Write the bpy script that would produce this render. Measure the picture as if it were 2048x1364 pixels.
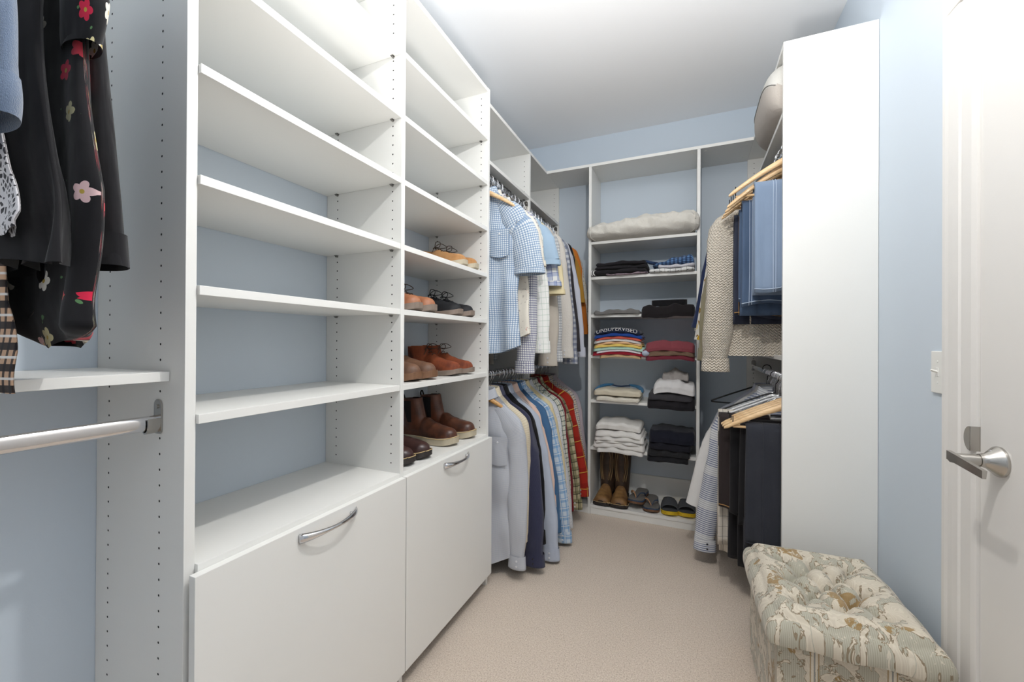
import bpy, bmesh, math, random
from mathutils import Vector, Matrix
PI = math.pi
C = bpy.context.scene.collection
for o in list(bpy.data.objects): bpy.data.objects.remove(o)

# ---------------------------------------------------------------- camera, light, exposure
cam = bpy.data.cameras.new('camera'); co = bpy.data.objects.new('camera', cam); C.objects.link(co)
R_ = Vector((0.91818611, 0.39611249, 0.00539995)); F_ = Vector((-0.39613021, 0.91819038, 0.0027)); U_ = Vector((-0.00388868, -0.00461818, 0.99998178))
mw = Matrix.Identity(4)
for i in range(3):
    mw[i][0] = R_[i]; mw[i][1] = U_[i]; mw[i][2] = -F_[i]
mw[0][3], mw[1][3], mw[2][3] = 0, 0, 1.175
co.matrix_world = mw
cam.sensor_width = 36; cam.lens = 823.87/2048*36; cam.clip_start = .02
bpy.context.scene.camera = co
vs = bpy.context.scene.view_settings
vs.view_transform = 'Standard'; vs.look = 'None'; vs.gamma = 1; vs.use_curve_mapping = False
vs.exposure = -0.1
w = bpy.data.worlds.new('world'); bpy.context.scene.world = w; w.use_nodes = True
w.node_tree.nodes['Background'].inputs[0].default_value = (.95, .97, 1, 1)
w.node_tree.nodes['Background'].inputs[1].default_value = .5
def point(name, loc, e, r, col=(1, 1, 1)):
    l = bpy.data.lights.new(name, 'POINT'); l.energy = e; l.shadow_soft_size = r; l.color = col
    o = bpy.data.objects.new(name, l); C.objects.link(o); o.location = loc; return o
point('ceiling_lamp_light', (-0.03, .80, 2.36), 37, .022, (1, .985, .955))
ul = bpy.data.lights.new('added_bounce_fill', 'SPOT'); ul.energy = 120; ul.spot_size = math.radians(96); ul.spot_blend = .8; ul.shadow_soft_size = .12; ul.color = (1, .985, .965)  # added spot aimed upwards to brighten the ceiling; no fixture belongs to it
uo = bpy.data.objects.new('added_bounce_fill', ul); C.objects.link(uo); uo.location = (-.15, .45, 1.15); uo.rotation_euler = (PI-.30, 0, 0)

# ---------------------------------------------------------------- helpers
def srgb(r, g, b):
    f = lambda c: (c/255/12.92) if c/255 <= .04045 else ((c/255+.055)/1.055)**2.4
    return (f(r), f(g), f(b), 1)
class NT:
    def __init__(s, name):
        s.m = bpy.data.materials.new(name); s.m.use_nodes = True; s.t = s.m.node_tree; s.n = s.t.nodes; s.b = s.n['Principled BSDF']
        s._uv = None
    def new(s, ty, **k):
        n = s.n.new(ty)
        for a, b in k.items(): setattr(n, a, b)
        return n
    def link(s, a, b): s.t.links.new(a, b)
    def put(s, sock, v):
        if hasattr(v, 'is_output') or isinstance(v, bpy.types.NodeSocket): s.link(v, sock)
        else: sock.default_value = v
    def math(s, op, a, b=None, c=None):
        n = s.new('ShaderNodeMath', operation=op); s.put(n.inputs[0], a)
        if b is not None: s.put(n.inputs[1], b)
        if c is not None: s.put(n.inputs[2], c)
        return n.outputs[0]
    def uv(s):
        if not s._uv:
            t = s.new('ShaderNodeTexCoord'); x = s.new('ShaderNodeSeparateXYZ'); s.link(t.outputs['UV'], x.inputs[0])
            s._uv = (t.outputs['UV'], x.outputs[0], x.outputs[1]); s.tc = t
        return s._uv
    def obj(s):
        if not hasattr(s, '_o'):
            s._o = s.new('ShaderNodeTexCoord').outputs['Object']
        return s._o
    def mix(s, f, a, b):
        n = s.new('ShaderNodeMix', data_type='RGBA'); s.put(n.inputs[0], f); s.put(n.inputs[6], a); s.put(n.inputs[7], b); return n.outputs[2]
    def noise(s, vec, sc, det=3, rough=.5):
        n = s.new('ShaderNodeTexNoise'); s.link(vec, n.inputs['Vector']); n.inputs['Scale'].default_value = sc
        n.inputs['Detail'].default_value = det; n.inputs['Roughness'].default_value = rough; return n.outputs['Fac']
    def scaled(s, vec, sc):
        n = s.new('ShaderNodeMapping'); s.link(vec, n.inputs[0]); n.inputs['Scale'].default_value = sc; return n.outputs[0]
    def ramp(s, f, stops):
        n = s.new('ShaderNodeValToRGB'); s.link(f, n.inputs[0]); e = n.color_ramp.elements
        while len(e) < len(stops): e.new(.5)
        for i, (p, c) in enumerate(stops): e[i].position = p; e[i].color = c
        return n.outputs[0]
    def bump(s, h, st=.3, dist=.001):
        n = s.new('ShaderNodeBump'); n.inputs['Strength'].default_value = st; n.inputs['Distance'].default_value = dist
        s.put(n.inputs['Height'], h); s.link(n.outputs[0], s.b.inputs['Normal'])
    def done(s, col, rough=.5, metal=0, sheen=0, spec=None, coat=0):
        s.put(s.b.inputs['Base Color'], col); s.put(s.b.inputs['Roughness'], rough); s.b.inputs['Metallic'].default_value = metal
        if sheen: s.b.inputs['Sheen Weight'].default_value = sheen
        if coat: s.b.inputs['Coat Weight'].default_value = coat
        if spec is not None: s.b.inputs['Specular IOR Level'].default_value = spec
        return s.m
def mottled(name, c, rough=.5, amt=.04, sc=3, bump=.02, bsc=300, **k):
    t = NT(name); v = t.obj(); f = t.noise(v, sc, 3)
    c2 = tuple(x*(1-amt) for x in c[:3])+(1,)
    col = t.mix(f, c, c2)
    if bump: t.bump(t.noise(v, bsc, 2), bump, .001)
    return t.done(col, rough, **k)

M = {}
M['wall'] = mottled('wall_paint', srgb(212, 223, 234), .62, .02, 2, .12, 260)
M['ceil'] = mottled('ceiling_paint', srgb(249, 249, 250), .7, .02, 2, .1, 200)
M['lam'] = mottled('white_laminate', srgb(241, 240, 236), .38, .012, 5, .03, 500)
M['trim'] = mottled('trim_paint', srgb(236, 233, 229), .35, .015, 5, .02, 300)
M['chrome'] = mottled('polished_chrome', srgb(225, 225, 228), .12, .03, 20, 0, metal=1)
M['nickel'] = mottled('satin_nickel', srgb(188, 184, 178), .27, .06, 30, .03, 600, metal=1)
M['dark'] = mottled('painted_hole_shade', srgb(18, 17, 17), .8, .1)  # near-black colour stands in for the shade inside the pin holes
M['pinm'] = mottled('pin_metal', srgb(150, 148, 145), .35, .05, metal=1)
M['plast'] = mottled('switch_plastic', srgb(240, 239, 234), .3, .01)
def carpet():
    t = NT('beige_carpet'); v = t.obj()
    n1 = t.noise(v, 5.0, 5, .7); n2 = t.noise(v, 200, 3, .75); n3 = t.noise(v, 90, 2, .6)
    c = t.ramp(n2, [(.30, srgb(188, 168, 148)), (.5, srgb(234, 217, 200)), (.68, srgb(252, 240, 226))])
    c = t.mix(t.math('MULTIPLY', n1, .30), c, srgb(208, 188, 168))
    h = t.math('ADD', t.math('MULTIPLY', n2, 1.0), t.math('MULTIPLY', n3, .9))
    t.bump(h, .7, .006)
    return t.done(c, .95, sheen=.25, spec=.1)
M['carpet'] = carpet()

def link(name, me, mat, parent=None, smooth=False):
    if mat is not None:
        if isinstance(mat, (list, tuple)):
            for m_ in mat: me.materials.append(m_)
        else: me.materials.append(mat)
    if smooth:
        me.polygons.foreach_set('use_smooth', [True]*len(me.polygons))
    o = bpy.data.objects.new(name, me); C.objects.link(o)
    if parent: o.parent = parent
    return o
def tag(o, label=None, cat=None, group=None, kind=None):
    if label: o['label'] = label
    if cat: o['category'] = cat
    if group: o['group'] = group
    if kind: o['kind'] = kind
    return o
def thing(name, label, cat, loc=(0, 0, 0), rz=0, group=None):
    o = bpy.data.objects.new(name, None); C.objects.link(o); o.location = loc; o.rotation_euler = (0, 0, rz)
    o.empty_display_size = .05
    return tag(o, label, cat, group)
def copy_tree(o, parent=None):
    c = o.copy(); C.objects.link(c); c.parent = parent
    for ch in list(o.children): copy_tree(ch, c)
    return c
def b_box(bm, x0, x1, y0, y1, z0, z1, bev=0):
    r = bmesh.ops.create_cube(bm, size=1, matrix=Matrix.Translation(((x0+x1)/2, (y0+y1)/2, (z0+z1)/2)) @ Matrix.Diagonal((abs(x1-x0), abs(y1-y0), abs(z1-z0), 1)))
    if bev:
        es = set(e for v in r['verts'] for e in v.link_edges)
        bmesh.ops.bevel(bm, geom=list(es), offset=bev, segments=2, affect='EDGES', profile=.5)
def b_cyl(bm, p0, p1, r0, r1=None, seg=16, caps=True):
    p0, p1 = Vector(p0), Vector(p1); d = p1-p0
    m = Matrix.Translation((p0+p1)/2) @ d.to_track_quat('Z', 'Y').to_matrix().to_4x4()
    bmesh.ops.create_cone(bm, cap_ends=caps, segments=seg, radius1=r0, radius2=r0 if r1 is None else r1, depth=d.length, matrix=m)
def mesh(bm, name='m'):
    me = bpy.data.meshes.new(name); bm.normal_update(); bm.to_mesh(me); bm.free(); return me
def box(name, x0, x1, y0, y1, z0, z1, mat, parent=None, bev=.0008):
    bm = bmesh.new(); b_box(bm, x0, x1, y0, y1, z0, z1, bev); return link(name, mesh(bm), mat, parent)
def tube_me(pts, r, seg=8, closed=False, caps=True, flat=1.0, up=None):
    """sweep a circle (or ellipse) along points; r scalar or list"""
    n = len(pts); P = [Vector(p) for p in pts]; vs_, fs = [], []
    prev = None
    for i in range(n):
        a = P[(i-1) % n] if (closed or i > 0) else P[i]; b = P[(i+1) % n] if (closed or i < n-1) else P[i]
        t = (b-a).normalized()
        if prev is None:
            u = Vector(up) if up else (Vector((0, 0, 1)) if abs(t.z) < .9 else Vector((1, 0, 0)))
        else: u = prev
        u = (u-t*u.dot(t)).normalized(); prev = u; v = t.cross(u)
        rr = r[i] if isinstance(r, (list, tuple)) else r
        for k in range(seg):
            an = 2*PI*k/seg; vs_.append(P[i]+u*math.cos(an)*rr*flat+v*math.sin(an)*rr)
    m = n if closed else n-1
    for i in range(m):
        for k in range(seg):
            a = i*seg+k; b = i*seg+(k+1) % seg; c = ((i+1) % n)*seg+(k+1) % seg; d = ((i+1) % n)*seg+k
            fs.append((a, b, c, d))
    if caps and not closed:
        fs.append(tuple(reversed(range(seg)))); fs.append(tuple(range((n-1)*seg, n*seg)))
    me = bpy.data.meshes.new('t'); me.from_pydata([tuple(v) for v in vs_], [], fs); return me
def tube(name, pts, r, mat, parent=None, **k): return link(name, tube_me(pts, r, **k), mat, parent, smooth=True)
def spline(pts, n=8):
    P = [Vector(p) for p in pts]; out = []
    for i in range(len(P)-1):
        a = P[max(i-1, 0)]; b = P[i]; c = P[i+1]; d = P[min(i+2, len(P)-1)]
        for k in range(n):
            t = k/n; out.append(.5*((2*b)+(-a+c)*t+(2*a-5*b+4*c-d)*t*t+(-a+3*b-3*c+d)*t**3))
    out.append(P[-1]); return out
def sub(o, lv=1):
    m = o.modifiers.new('s', 'SUBSURF'); m.levels = lv; m.render_levels = lv; return o

# ---------------------------------------------------------------- measures (metres)
XW, XE, YN, YS, ZC = -1.2403, .6546, 3.128, -.55, 2.743
T = .019; XF = -.899; XH = -.948; YB = 2.8144; TOP = 2.405; XR = .3465; YR = 1.9749
P1, P2, P3 = .488, 1.1315, 1.7802

# ---------------------------------------------------------------- room shell
def st(name, *a, **k): return tag(box(name, *a, bev=0, **k), kind='structure')
st('floor', XW-.1, XE+.1, YS-.1, YN+.1, -.1, 0, M['carpet'])
st('ceiling', XW-.1, XE+.1, YS-.1, YN+.1, ZC, ZC+.1, M['ceil'])
st('wall_left', XW-.1, XW, YS-.1, YN+.1, 0, ZC, M['wall'])
st('wall_back', XW, XE, YN, YN+.1, 0, ZC, M['wall'])
bm = bmesh.new(); b_box(bm, XW, -.52, YS-.1, YS, 0, ZC); b_box(bm, .42, XE, YS-.1, YS, 0, ZC); b_box(bm, -.52, .42, YS-.1, YS, 2.06, ZC)
tag(link('wall_near', mesh(bm), M['wall']), kind='structure')
bm = bmesh.new(); b_box(bm, XE, XE+.1, 1.371+.012, YN+.1, 0, ZC); b_box(bm, XE, XE+.1, YS-.1, .545, 0, ZC); b_box(bm, XE, XE+.1, .545, 1.383, 2.06, ZC)
tag(link('wall_right', mesh(bm), M['wall']), kind='structure')
# door and casing in the right wall
dr = tag(box('door_1', XE-.006, XE+.032, .56, 1.3705, .012, 2.04, M['trim'], bev=.002), kind='structure')
def casing(name, y0, y1, z0, z1, s):
    """flat casing with a stepped, beaded profile; s = direction away from the opening"""
    prof = [(0, 0), (0, .012), (.006, .014), (.014, .010), (.022, .0125), (.060, .0135), (.066, .017), (.088, .0185), (.106, .0185), (.118, .021), (.130, .021), (.136, .014), (.136, 0)]
    vs_, fs = [], []
    for z in (z0, z1):
        for a, b in prof: vs_.append((XE-b, y0+s*a, z))
    n = len(prof)
    for i in range(n-1): fs.append((i, i+1, n+i+1, n+i))
    fs.append(tuple(range(n))); fs.append(tuple(range(n, 2*n)))
    me = bpy.data.meshes.new(name); me.from_pydata(vs_, [], fs)
    return tag(link(name, me, M['trim']), kind='structure')
casing('trim_1', 1.371, 0, 0, 2.06, 1)
casing('trim_2', .56, 0, 0, 2.06, -1)
tag(box('trim_3', XE-.02, XE, .424, 1.507, 2.06, 2.19, M['trim'], bev=.004), kind='structure')
tag(box('trim_4', XE, XE+.1, 1.3715, 1.383, 0, 2.06, M['trim'], bev=0), kind='structure')
def baseb(name, x0, x1, y0, y1): return tag(box(name, x0, x1, y0, y1, 0, .13, M['trim'], bev=.004), kind='structure')
baseb('baseboard_right', XE-.014, XE, 1.509, YR-.001)
baseb('baseboard_near', XW, -.52, YS, YS+.014)

# ---------------------------------------------------------------- fittings
def hole_me(axis, sgn, pts):
    """rows of shelf-pin holes drilled in a panel face: shallow dark cups"""
    vs_, fs = [], []
    for (a, z, y) in pts:
        b = len(vs_); n = 8
        for k in range(n):
            an = 2*PI*k/n; vs_.append((a+.0026*math.cos(an), y+sgn*.00025, z+.0026*math.sin(an)))
        fs.append(tuple(range(b, b+n)))
    me = bpy.data.meshes.new('h'); me.from_pydata(vs_, [], fs); return me
def holes(parent, xs, y, sgn, z0, z1, skip=()):
    n = int((z1-z0)/.032)
    pts = [(x, z0+.032*i, y) for x in xs for i in range(n+1) if not any(abs(z0+.032*i-s) < .014 for s in skip)]
    return tag(link('pin_hole_disc', hole_me(0, sgn, pts), M['dark'], parent), kind='stuff')
def pins(parent, x, y, z, sgn):
    bm = bmesh.new(); b_cyl(bm, (x, y, z-.004), (x, y+sgn*.009, z-.004), .0035, seg=10); b_box(bm, x-.006, x+.006, min(y, y+sgn*.01), max(y, y+sgn*.01), z-.002, z-.0003)
    return link('shelf_pin', mesh(bm), M['pinm'], parent)
def handle(parent, xf, y, z):
    """bowed chrome pull, thicker at the ends"""

    L = .094; rows = []
    n = 22
    vs_, fs = [], []
    for i in range(n+1):
        t = i/n*2-1; yy = y+t*L; out = .026*(1-t*t)**.8+.004
        hh = .0055+.0075*abs(t)**1.6; th = .0028+.002*abs(t)
        for dz, dx in ((-hh, 0), (-hh*.5, th), (0, th*1.3), (hh*.5, th), (hh, 0), (hh*.6, -th*.7), (-hh*.6, -th*.7)):
            vs_.append((xf+out+dx, yy, z+dz+.004*(1-t*t)*0))
    for i in range(n):
        for k in range(7):
            a = i*7+k; b = i*7+(k+1) % 7; fs.append((a, b, b+7, a+7))
    fs.append(tuple(range(7))); fs.append(tuple(range(n*7, n*7+7)))
    me = bpy.data.meshes.new('h'); me.from_pydata(vs_, [], fs)
    bm = bmesh.new(); bm.from_mesh(me)
    for s in (-1, 1): b_cyl(bm, (xf-.002, y+s*L*.82, z), (xf+.013, y+s*L*.82, z), .0042, seg=12)
    bmesh.ops.recalc_face_normals(bm, faces=bm.faces)
    o = link('handle', mesh(bm), M['chrome'], parent, smooth=True); o['label'] = 'curved chrome pull handle'
    return o

def rod(parent, x, y0, y1, z, x_=None):
    """oval chrome closet rod along Y with a bracket at each end"""
    n = 20; vs_, fs = [], []
    for yy in (y0+.002, y1-.002):
        for k in range(n):
            a = 2*PI*k/n; vs_.append((x+.0075*math.copysign(abs(math.cos(a))**.8, math.cos(a)), yy, z+.015*math.copysign(abs(math.sin(a))**.8, math.sin(a))))
    for k in range(n): fs.append((k, (k+1) % n, n+(k+1) % n, n+k))
    fs.append(tuple(range(n))); fs.append(tuple(range(n, 2*n)))
    me = bpy.data.meshes.new('r'); me.from_pydata(vs_, [], fs)
    r = link('closet_rod', me, M['chrome'], parent, smooth=True)
    try: me.set_sharp_from_angle(angle=math.radians(50))
    except Exception: pass
    for yy, s in ((y0, 1), (y1, -1)):
        bm = bmesh.new()
        # back plate: rounded tongue above a cradle
        pl = [(x+.013*math.cos(a), z+.034+.013*math.sin(a)) for a in [PI*k/8 for k in range(9)]]+[(x-.013, z-.018), (x-.009, z-.023), (x+.009, z-.023), (x+.013, z-.018)]
        v0 = [bm.verts.new((a, yy+s*.0003, b)) for a, b in pl]; v1 = [bm.verts.new((a, yy+s*.0025, b)) for a, b in pl]
        bm.faces.new(v0); bm.faces.new(v1)
        for i in range(len(pl)): bm.faces.new((v0[i], v0[(i+1) % len(pl)], v1[(i+1) % len(pl)], v1[i]))
        arc = [(x+.0125*math.cos(a), z-.002+.019*math.sin(a)) for a in [PI+PI*k/10 for k in range(11)]]
        arc = [(arc[0][0], z+.010)]+arc+[(arc[-1][0], z+.010)]
        inn = [(x+(a-x)*.82, z+(b-z)*.86 if b < z else b) for a, b in arc]
        A = [[bm.verts.new((a, yy+s*q, b)) for a, b in arc] for q in (.002, .024)]; B = [[bm.verts.new((a, yy+s*q, b)) for a, b in inn] for q in (.002, .024)]
        for i in range(len(arc)-1):
            bm.faces.new((A[0][i], A[0][i+1], A[1][i+1], A[1][i])); bm.faces.new((B[0][i], B[1][i], B[1][i+1], B[0][i+1])); bm.faces.new((A[1][i], A[1][i+1], B[1][i+1], B[1][i]))
        b_cyl(bm, (x, yy+s*.002, z+.032), (x, yy+s*.0045, z+.032), .004, seg=10)
        bmesh.ops.recalc_face_normals(bm, faces=bm.faces)
        link('rod_bracket', mesh(bm), M['nickel'], parent)
    return r
def panel(parent, x0, x1, y, z0=0, z1=TOP, name='side_panel', t=T): return box(name, x0, x1, y, y+t, z0, z1, M['lam'], parent)
def shelf(parent, x0, x1, y0, y1, ztop, name='shelf', t=T): return box(name, x0, x1, y0, y1, ztop-t, ztop, M['lam'], parent)

# ---------------------------------------------------------------- cabinetry
XB = XW+.001
SH = (2.171, 1.953, 1.731, 1.5075, 1.2855, 1.0268)
HX = (XF-.0375, -1.187)
u1 = thing('shelving_unit', 'tall white shelving unit with six empty shelves over a wide lower cabinet front', 'shelving', (XB, P1, 0))
u2 = thing('shelving_unit', 'tall white shelving unit whose lower shelves hold shoes, over a cabinet front', 'shelving', (XB, P2, 0))
def loc(o, p):  # parts are modelled in world metres; offset them under their root
    for ch in o.children:
        ch.matrix_parent_inverse = Matrix.Translation(Vector(o.location)).inverted()
def tall(u, pa, pb, ya, yb, first):
    if first: panel(u, XB, -.909, P1, 0, TOP, t=.020)
    panel(u, XB, XF, pb)
    shelf(u, XB, XF-.002, ya, yb, TOP, 'top_shelf')
    for z in SH:
        shelf(u, XB, XF-.0015, ya+.0006, yb-.0006, z)
        for x in HX:
            pins(u, x, yb, z-T, -1); pins(u, x, ya, z-T, 1)
    shelf(u, XB, XF, ya, yb, .728, 'counter_shelf')
    shelf(u, XB, XF-.03, ya, yb, .085, 'bottom_shelf')
    d = box('cabinet_front', XF+.001, XF+.020, pa+.004, pb+.0085 if first else pb+T, .056, .7146, M['lam'], u, bev=.001)
    d['label'] = 'flat white cabinet front'
    return d
d1 = tall(u1, P1, P2, P1+.020, P2, True)
d2 = tall(u2, P2+.0085, P3, P2+T, P3, False)
handle(d1, XF+.020, .815, .690); handle(d2, XF+.020, 1.465, .690)
skip = [z-T/2-.006 for z in SH]
holes(u1, (-.909-.0825, -1.187), P1, -1, 1.455-.032*36, 2.385)
holes(u1, HX, P2, -1, .76, 2.385, skip); holes(u2, HX, P3, -1, .76, 2.385, skip)
loc(u1, 0); loc(u2, 0)

uL = thing('hanging_unit', 'white shelf with chrome rod below it, left of the tall shelving', 'closet unit', (XB, P1, 1.1))
shelf(uL, XB, -.958, YS+.03, P1-.0006, 1.112)
shelf(uL, XB, -.958, YS+.03, P1-.0006, TOP, 'top_shelf')
panel(uL, XB, -.909, YS+.011, 0, TOP)
rod(uL, -.995, YS+.03, P1-.0005, 1.008); rod(uL, -.995, YS+.03, P1-.0005, 2.03)
loc(uL, 0)

P4, P5 = 2.470, YN-T-.001
XRL, ZRU, ZRL = -.972, 2.035, 1.005
uH = thing('hanging_unit', 'white double hanging unit full of shirts along the left wall', 'closet unit', (XB, P3+T, 0))
for y in (P4, P5): panel(uH, XB, XH, y)
ys = ((P3+T, P4), (P4+T, P5))
shelf(uH, XB, XH, P3+T+.0005, YN-.001, TOP+T*0, 'top_shelf')
for o in list(uH.children):
    if o.name.startswith('side_panel'):
        for v in o.data.vertices:
            if v.co.z > 2.3: v.co.z = TOP-T-.0003
for a, b in ys:
    shelf(uH, XB, XH-.001, a+.0006, b-.0006, 2.112)
    rod(uH, XRL, a, b, ZRU); rod(uH, XRL, a, b, ZRL)
    for x in (XH-.037, -1.187): pins(uH, x, b, 2.112-T, -1)
    holes(uH, (XH-.037, -1.187), b, -1, 1.06, 2.36, [2.09])
loc(uH, 0)

uB = thing('shelving_unit', 'white shelving unit of folded clothes and footwear on the back wall', 'shelving', (-.6425, YN, 0))
Q1, Q2 = -.6425, .0392
YBW = YN-.001
for q in (Q1, Q2): box('side_panel', q, q+T, YB, YBW, 0, TOP-T-.0003, M['lam'], uB)
box('top_shelf', XH+.0006, XR-.0006, YB, YBW, TOP-T, TOP, M['lam'], uB)
BS = dict(A=1.867, B=1.626, C=1.366, D=1.087, E=.783, F=.460)
for k, z in BS.items():
    box('shelf', Q1+T+.0005, Q2-.0005, YB+.001, YBW, z-T, z, M['lam'], uB)
for a, b in ((XW+.002, Q1), (Q1+T, Q2), (Q2+T, XE-.002)):
    box('bottom_shelf', a+.0005, b-.0005, YB, YBW, .063-T, .063, M['lam'], uB)
    box('kick_board', a+.0005, b-.0005, YB+.004, YB+.02, 0.0005, .063-T-.0002, M['lam'], uB)
box('back_board', Q1+T+.0005, Q2-.0005, YBW-.014, YBW, .0633, .222, M['lam'], uB)
def cam_lock(x, y, z):
    bm = bmesh.new(); b_cyl(bm, (x, y, z), (x, y, z-.0015), .008, seg=14)
    return link('cam_cover', mesh(bm), M['plast'], uB)
for x in (XH+.04, Q1-.03, Q1+T+.03, Q2-.03, Q2+T+.03, XR-.03):
    for y in (YB+.05, YB+.24): cam_lock(x, y, TOP-T-.0002)
loc(uB, 0)

uR = thing('hanging_unit', 'white double hanging unit along the right wall behind a tall end panel', 'closet unit', (XE, YR, 0))
panel(uR, XR, XE-.001, YR); 
box('side_panel', XR, XE-.001, P5, P5+T, 0, TOP-T-.0003, M['lam'], uR)
box('top_shelf', XR, XE-.001, YR+T+.0003, YN-.001, TOP-T, TOP, M['lam'], uR)
XRR = .385; ZRRL = 1.02
box('shelf', XR+.001, XE-.001, YR+T+.0005, P5-.0006, 2.13-T, 2.13, M['lam'], uR)
box('shelf', XR+.014, XE-.001, YR+T+.0005, P5-.0006, 1.122-T, 1.122, M['lam'], uR)
rod(uR, XRR, YR+T, P5, ZRU); rod(uR, XRR, YR+T, P5, ZRRL)
holes(uR, (XR+.037, .60), P5, -1, .5, 2.36, [2.11, 1.11])
loc(uR, 0)

# ---------------------------------------------------------------- switch, door lever, ceiling lamp
sw = thing('light_switch', 'white toggle light switch on the blue wall beside the door casing', 'switch', (XE, 1.558, 1.096))
box('switch_plate', -.006, 0, -.036, .036, -.060, .060, M['plast'], sw, bev=.0022)
bm = bmesh.new(); b_box(bm, -.0075, -.005, -.006, .006, -.012, .012, .0006)
link('toggle_frame', mesh(bm), M['plast'], sw)
bm = bmesh.new(); b_cyl(bm, (-.005, 0, 0), (-.021, 0, .006), .0042, .0032, seg=4); link('toggle', mesh(bm), M['plast'], sw)
for z in (-.030, .030):
    bm = bmesh.new(); b_cyl(bm, (-.0055, 0, z), (-.0072, 0, z), .0032, seg=12); link('screw', mesh(bm), M['plast'], sw)
def disc_lathe(prof, n=40, axis='x'):
    vs_, fs = [], []
    for a, r in prof:
        for k in range(n):
            t = 2*PI*k/n; vs_.append((a, r*math.cos(t), r*math.sin(t)))
    for i in range(len(prof)-1):
        for k in range(n): fs.append((i*n+k, i*n+(k+1) % n, (i+1)*n+(k+1) % n, (i+1)*n+k))
    fs.append(tuple(range(n))); fs.append(tuple(range((len(prof)-1)*n, len(prof)*n)))
    me = bpy.data.meshes.new('l'); me.from_pydata(vs_, [], fs)
    try: me.set_sharp_from_angle(angle=math.radians(35))
    except Exception: pass
    return me
dl = link('door_lever', disc_lathe([(0, .034), (-.004, .0345), (-.007, .0335), (-.024, .0175), (-.032, .0150), (-.036, .0145)]), M['nickel'], dr, smooth=True)
dl['label'] = 'brushed nickel lever handle on a round flared rose'
dl.location = (XE-.0062, 1.298, .909)
o = link('lever_neck', disc_lathe([(-.034, .0105), (-.037, .0128), (-.082, .0115), (-.086, .0100)], 28), M['nickel'], dl, smooth=True)
pts = [(-.083, .014, .004), (-.083, -.030, .001), (-.080, -.066, -.004), (-.075, -.100, -.010)]
bm = bmesh.new()
sec = []
for i, p in enumerate(spline(pts, 5)):
    tt = i/15; hw = .0105-.002*tt; th = .0032
    x, y, z = p
    sec.append([bm.verts.new((x-th, y, z-hw)), bm.verts.new((x+th, y, z-hw)), bm.verts.new((x+th+.002, y, z+hw)), bm.verts.new((x-th, y, z+hw))])
for i in range(len(sec)-1):
    for k in range(4): bm.faces.new((sec[i][k], sec[i][(k+1) % 4], sec[i+1][(k+1) % 4], sec[i+1][k]))
bm.faces.new(sec[0]); bm.faces.new(sec[-1]); bmesh.ops.recalc_face_normals(bm, faces=bm.faces)
link('lever_arm', mesh(bm), M['nickel'], dl)
bm = bmesh.new(); b_cyl(bm, (-.0105, 0.0, .0215), (-.018, 0.0, .0205), .0048, seg=14); link('lock_pin', mesh(bm), M['chrome'], dl)
bm = bmesh.new(); b_box(bm, XE-.0235, XE-.003, 1.3705, 1.3722, .915, .975, .0005)
pl = [(1.372, .975), (1.372, .915)]+[(1.372+.024*math.sin(PI*k/12), .945-.030*math.cos(PI*k/12)) for k in range(1, 12)]
v0 = [bm.verts.new((XE-.0225, a, b)) for a, b in pl]; v1 = [bm.verts.new((XE-.0242, a, b)) for a, b in pl]
bm.faces.new(v0); bm.faces.new(v1)
for i in range(len(pl)): bm.faces.new((v0[i], v0[(i+1) % len(pl)], v1[(i+1) % len(pl)], v1[i]))
bmesh.ops.recalc_face_normals(bm, faces=bm.faces)
link('strike_plate', mesh(bm), M['nickel'], dr)
lp = thing('ceiling_lamp', 'small pendant ceiling lamp in the middle of the closet', 'lamp', (-.03, .80, ZC))
me = disc_lathe([(0, .06), (.02, .055), (.028, .012)], 32)
o = link('canopy', me, M['nickel'], lp, smooth=True); o.rotation_euler = (0, PI/2, 0)
bm = bmesh.new(); b_cyl(bm, (0, 0, -.02), (0, 0, -.28), .006); link('stem', mesh(bm), M['nickel'], lp)
bm = bmesh.new(); b_cyl(bm, (0, 0, -.28), (0, 0, -.315), .018, seg=20); link('socket', mesh(bm), M['plast'], lp)
t = NT('bulb_glow'); t.b.inputs['Emission Color'].default_value = (1, .97, .92, 1); t.b.inputs['Emission Strength'].default_value = 6; t.done((1, 1, 1, 1), .4)
bm = bmesh.new(); bmesh.ops.create_uvsphere(bm, u_segments=20, v_segments=12, radius=.028, matrix=Matrix.Translation((0, 0, -.300))); link('bulb', mesh(bm), t.m, lp, smooth=True)

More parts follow.
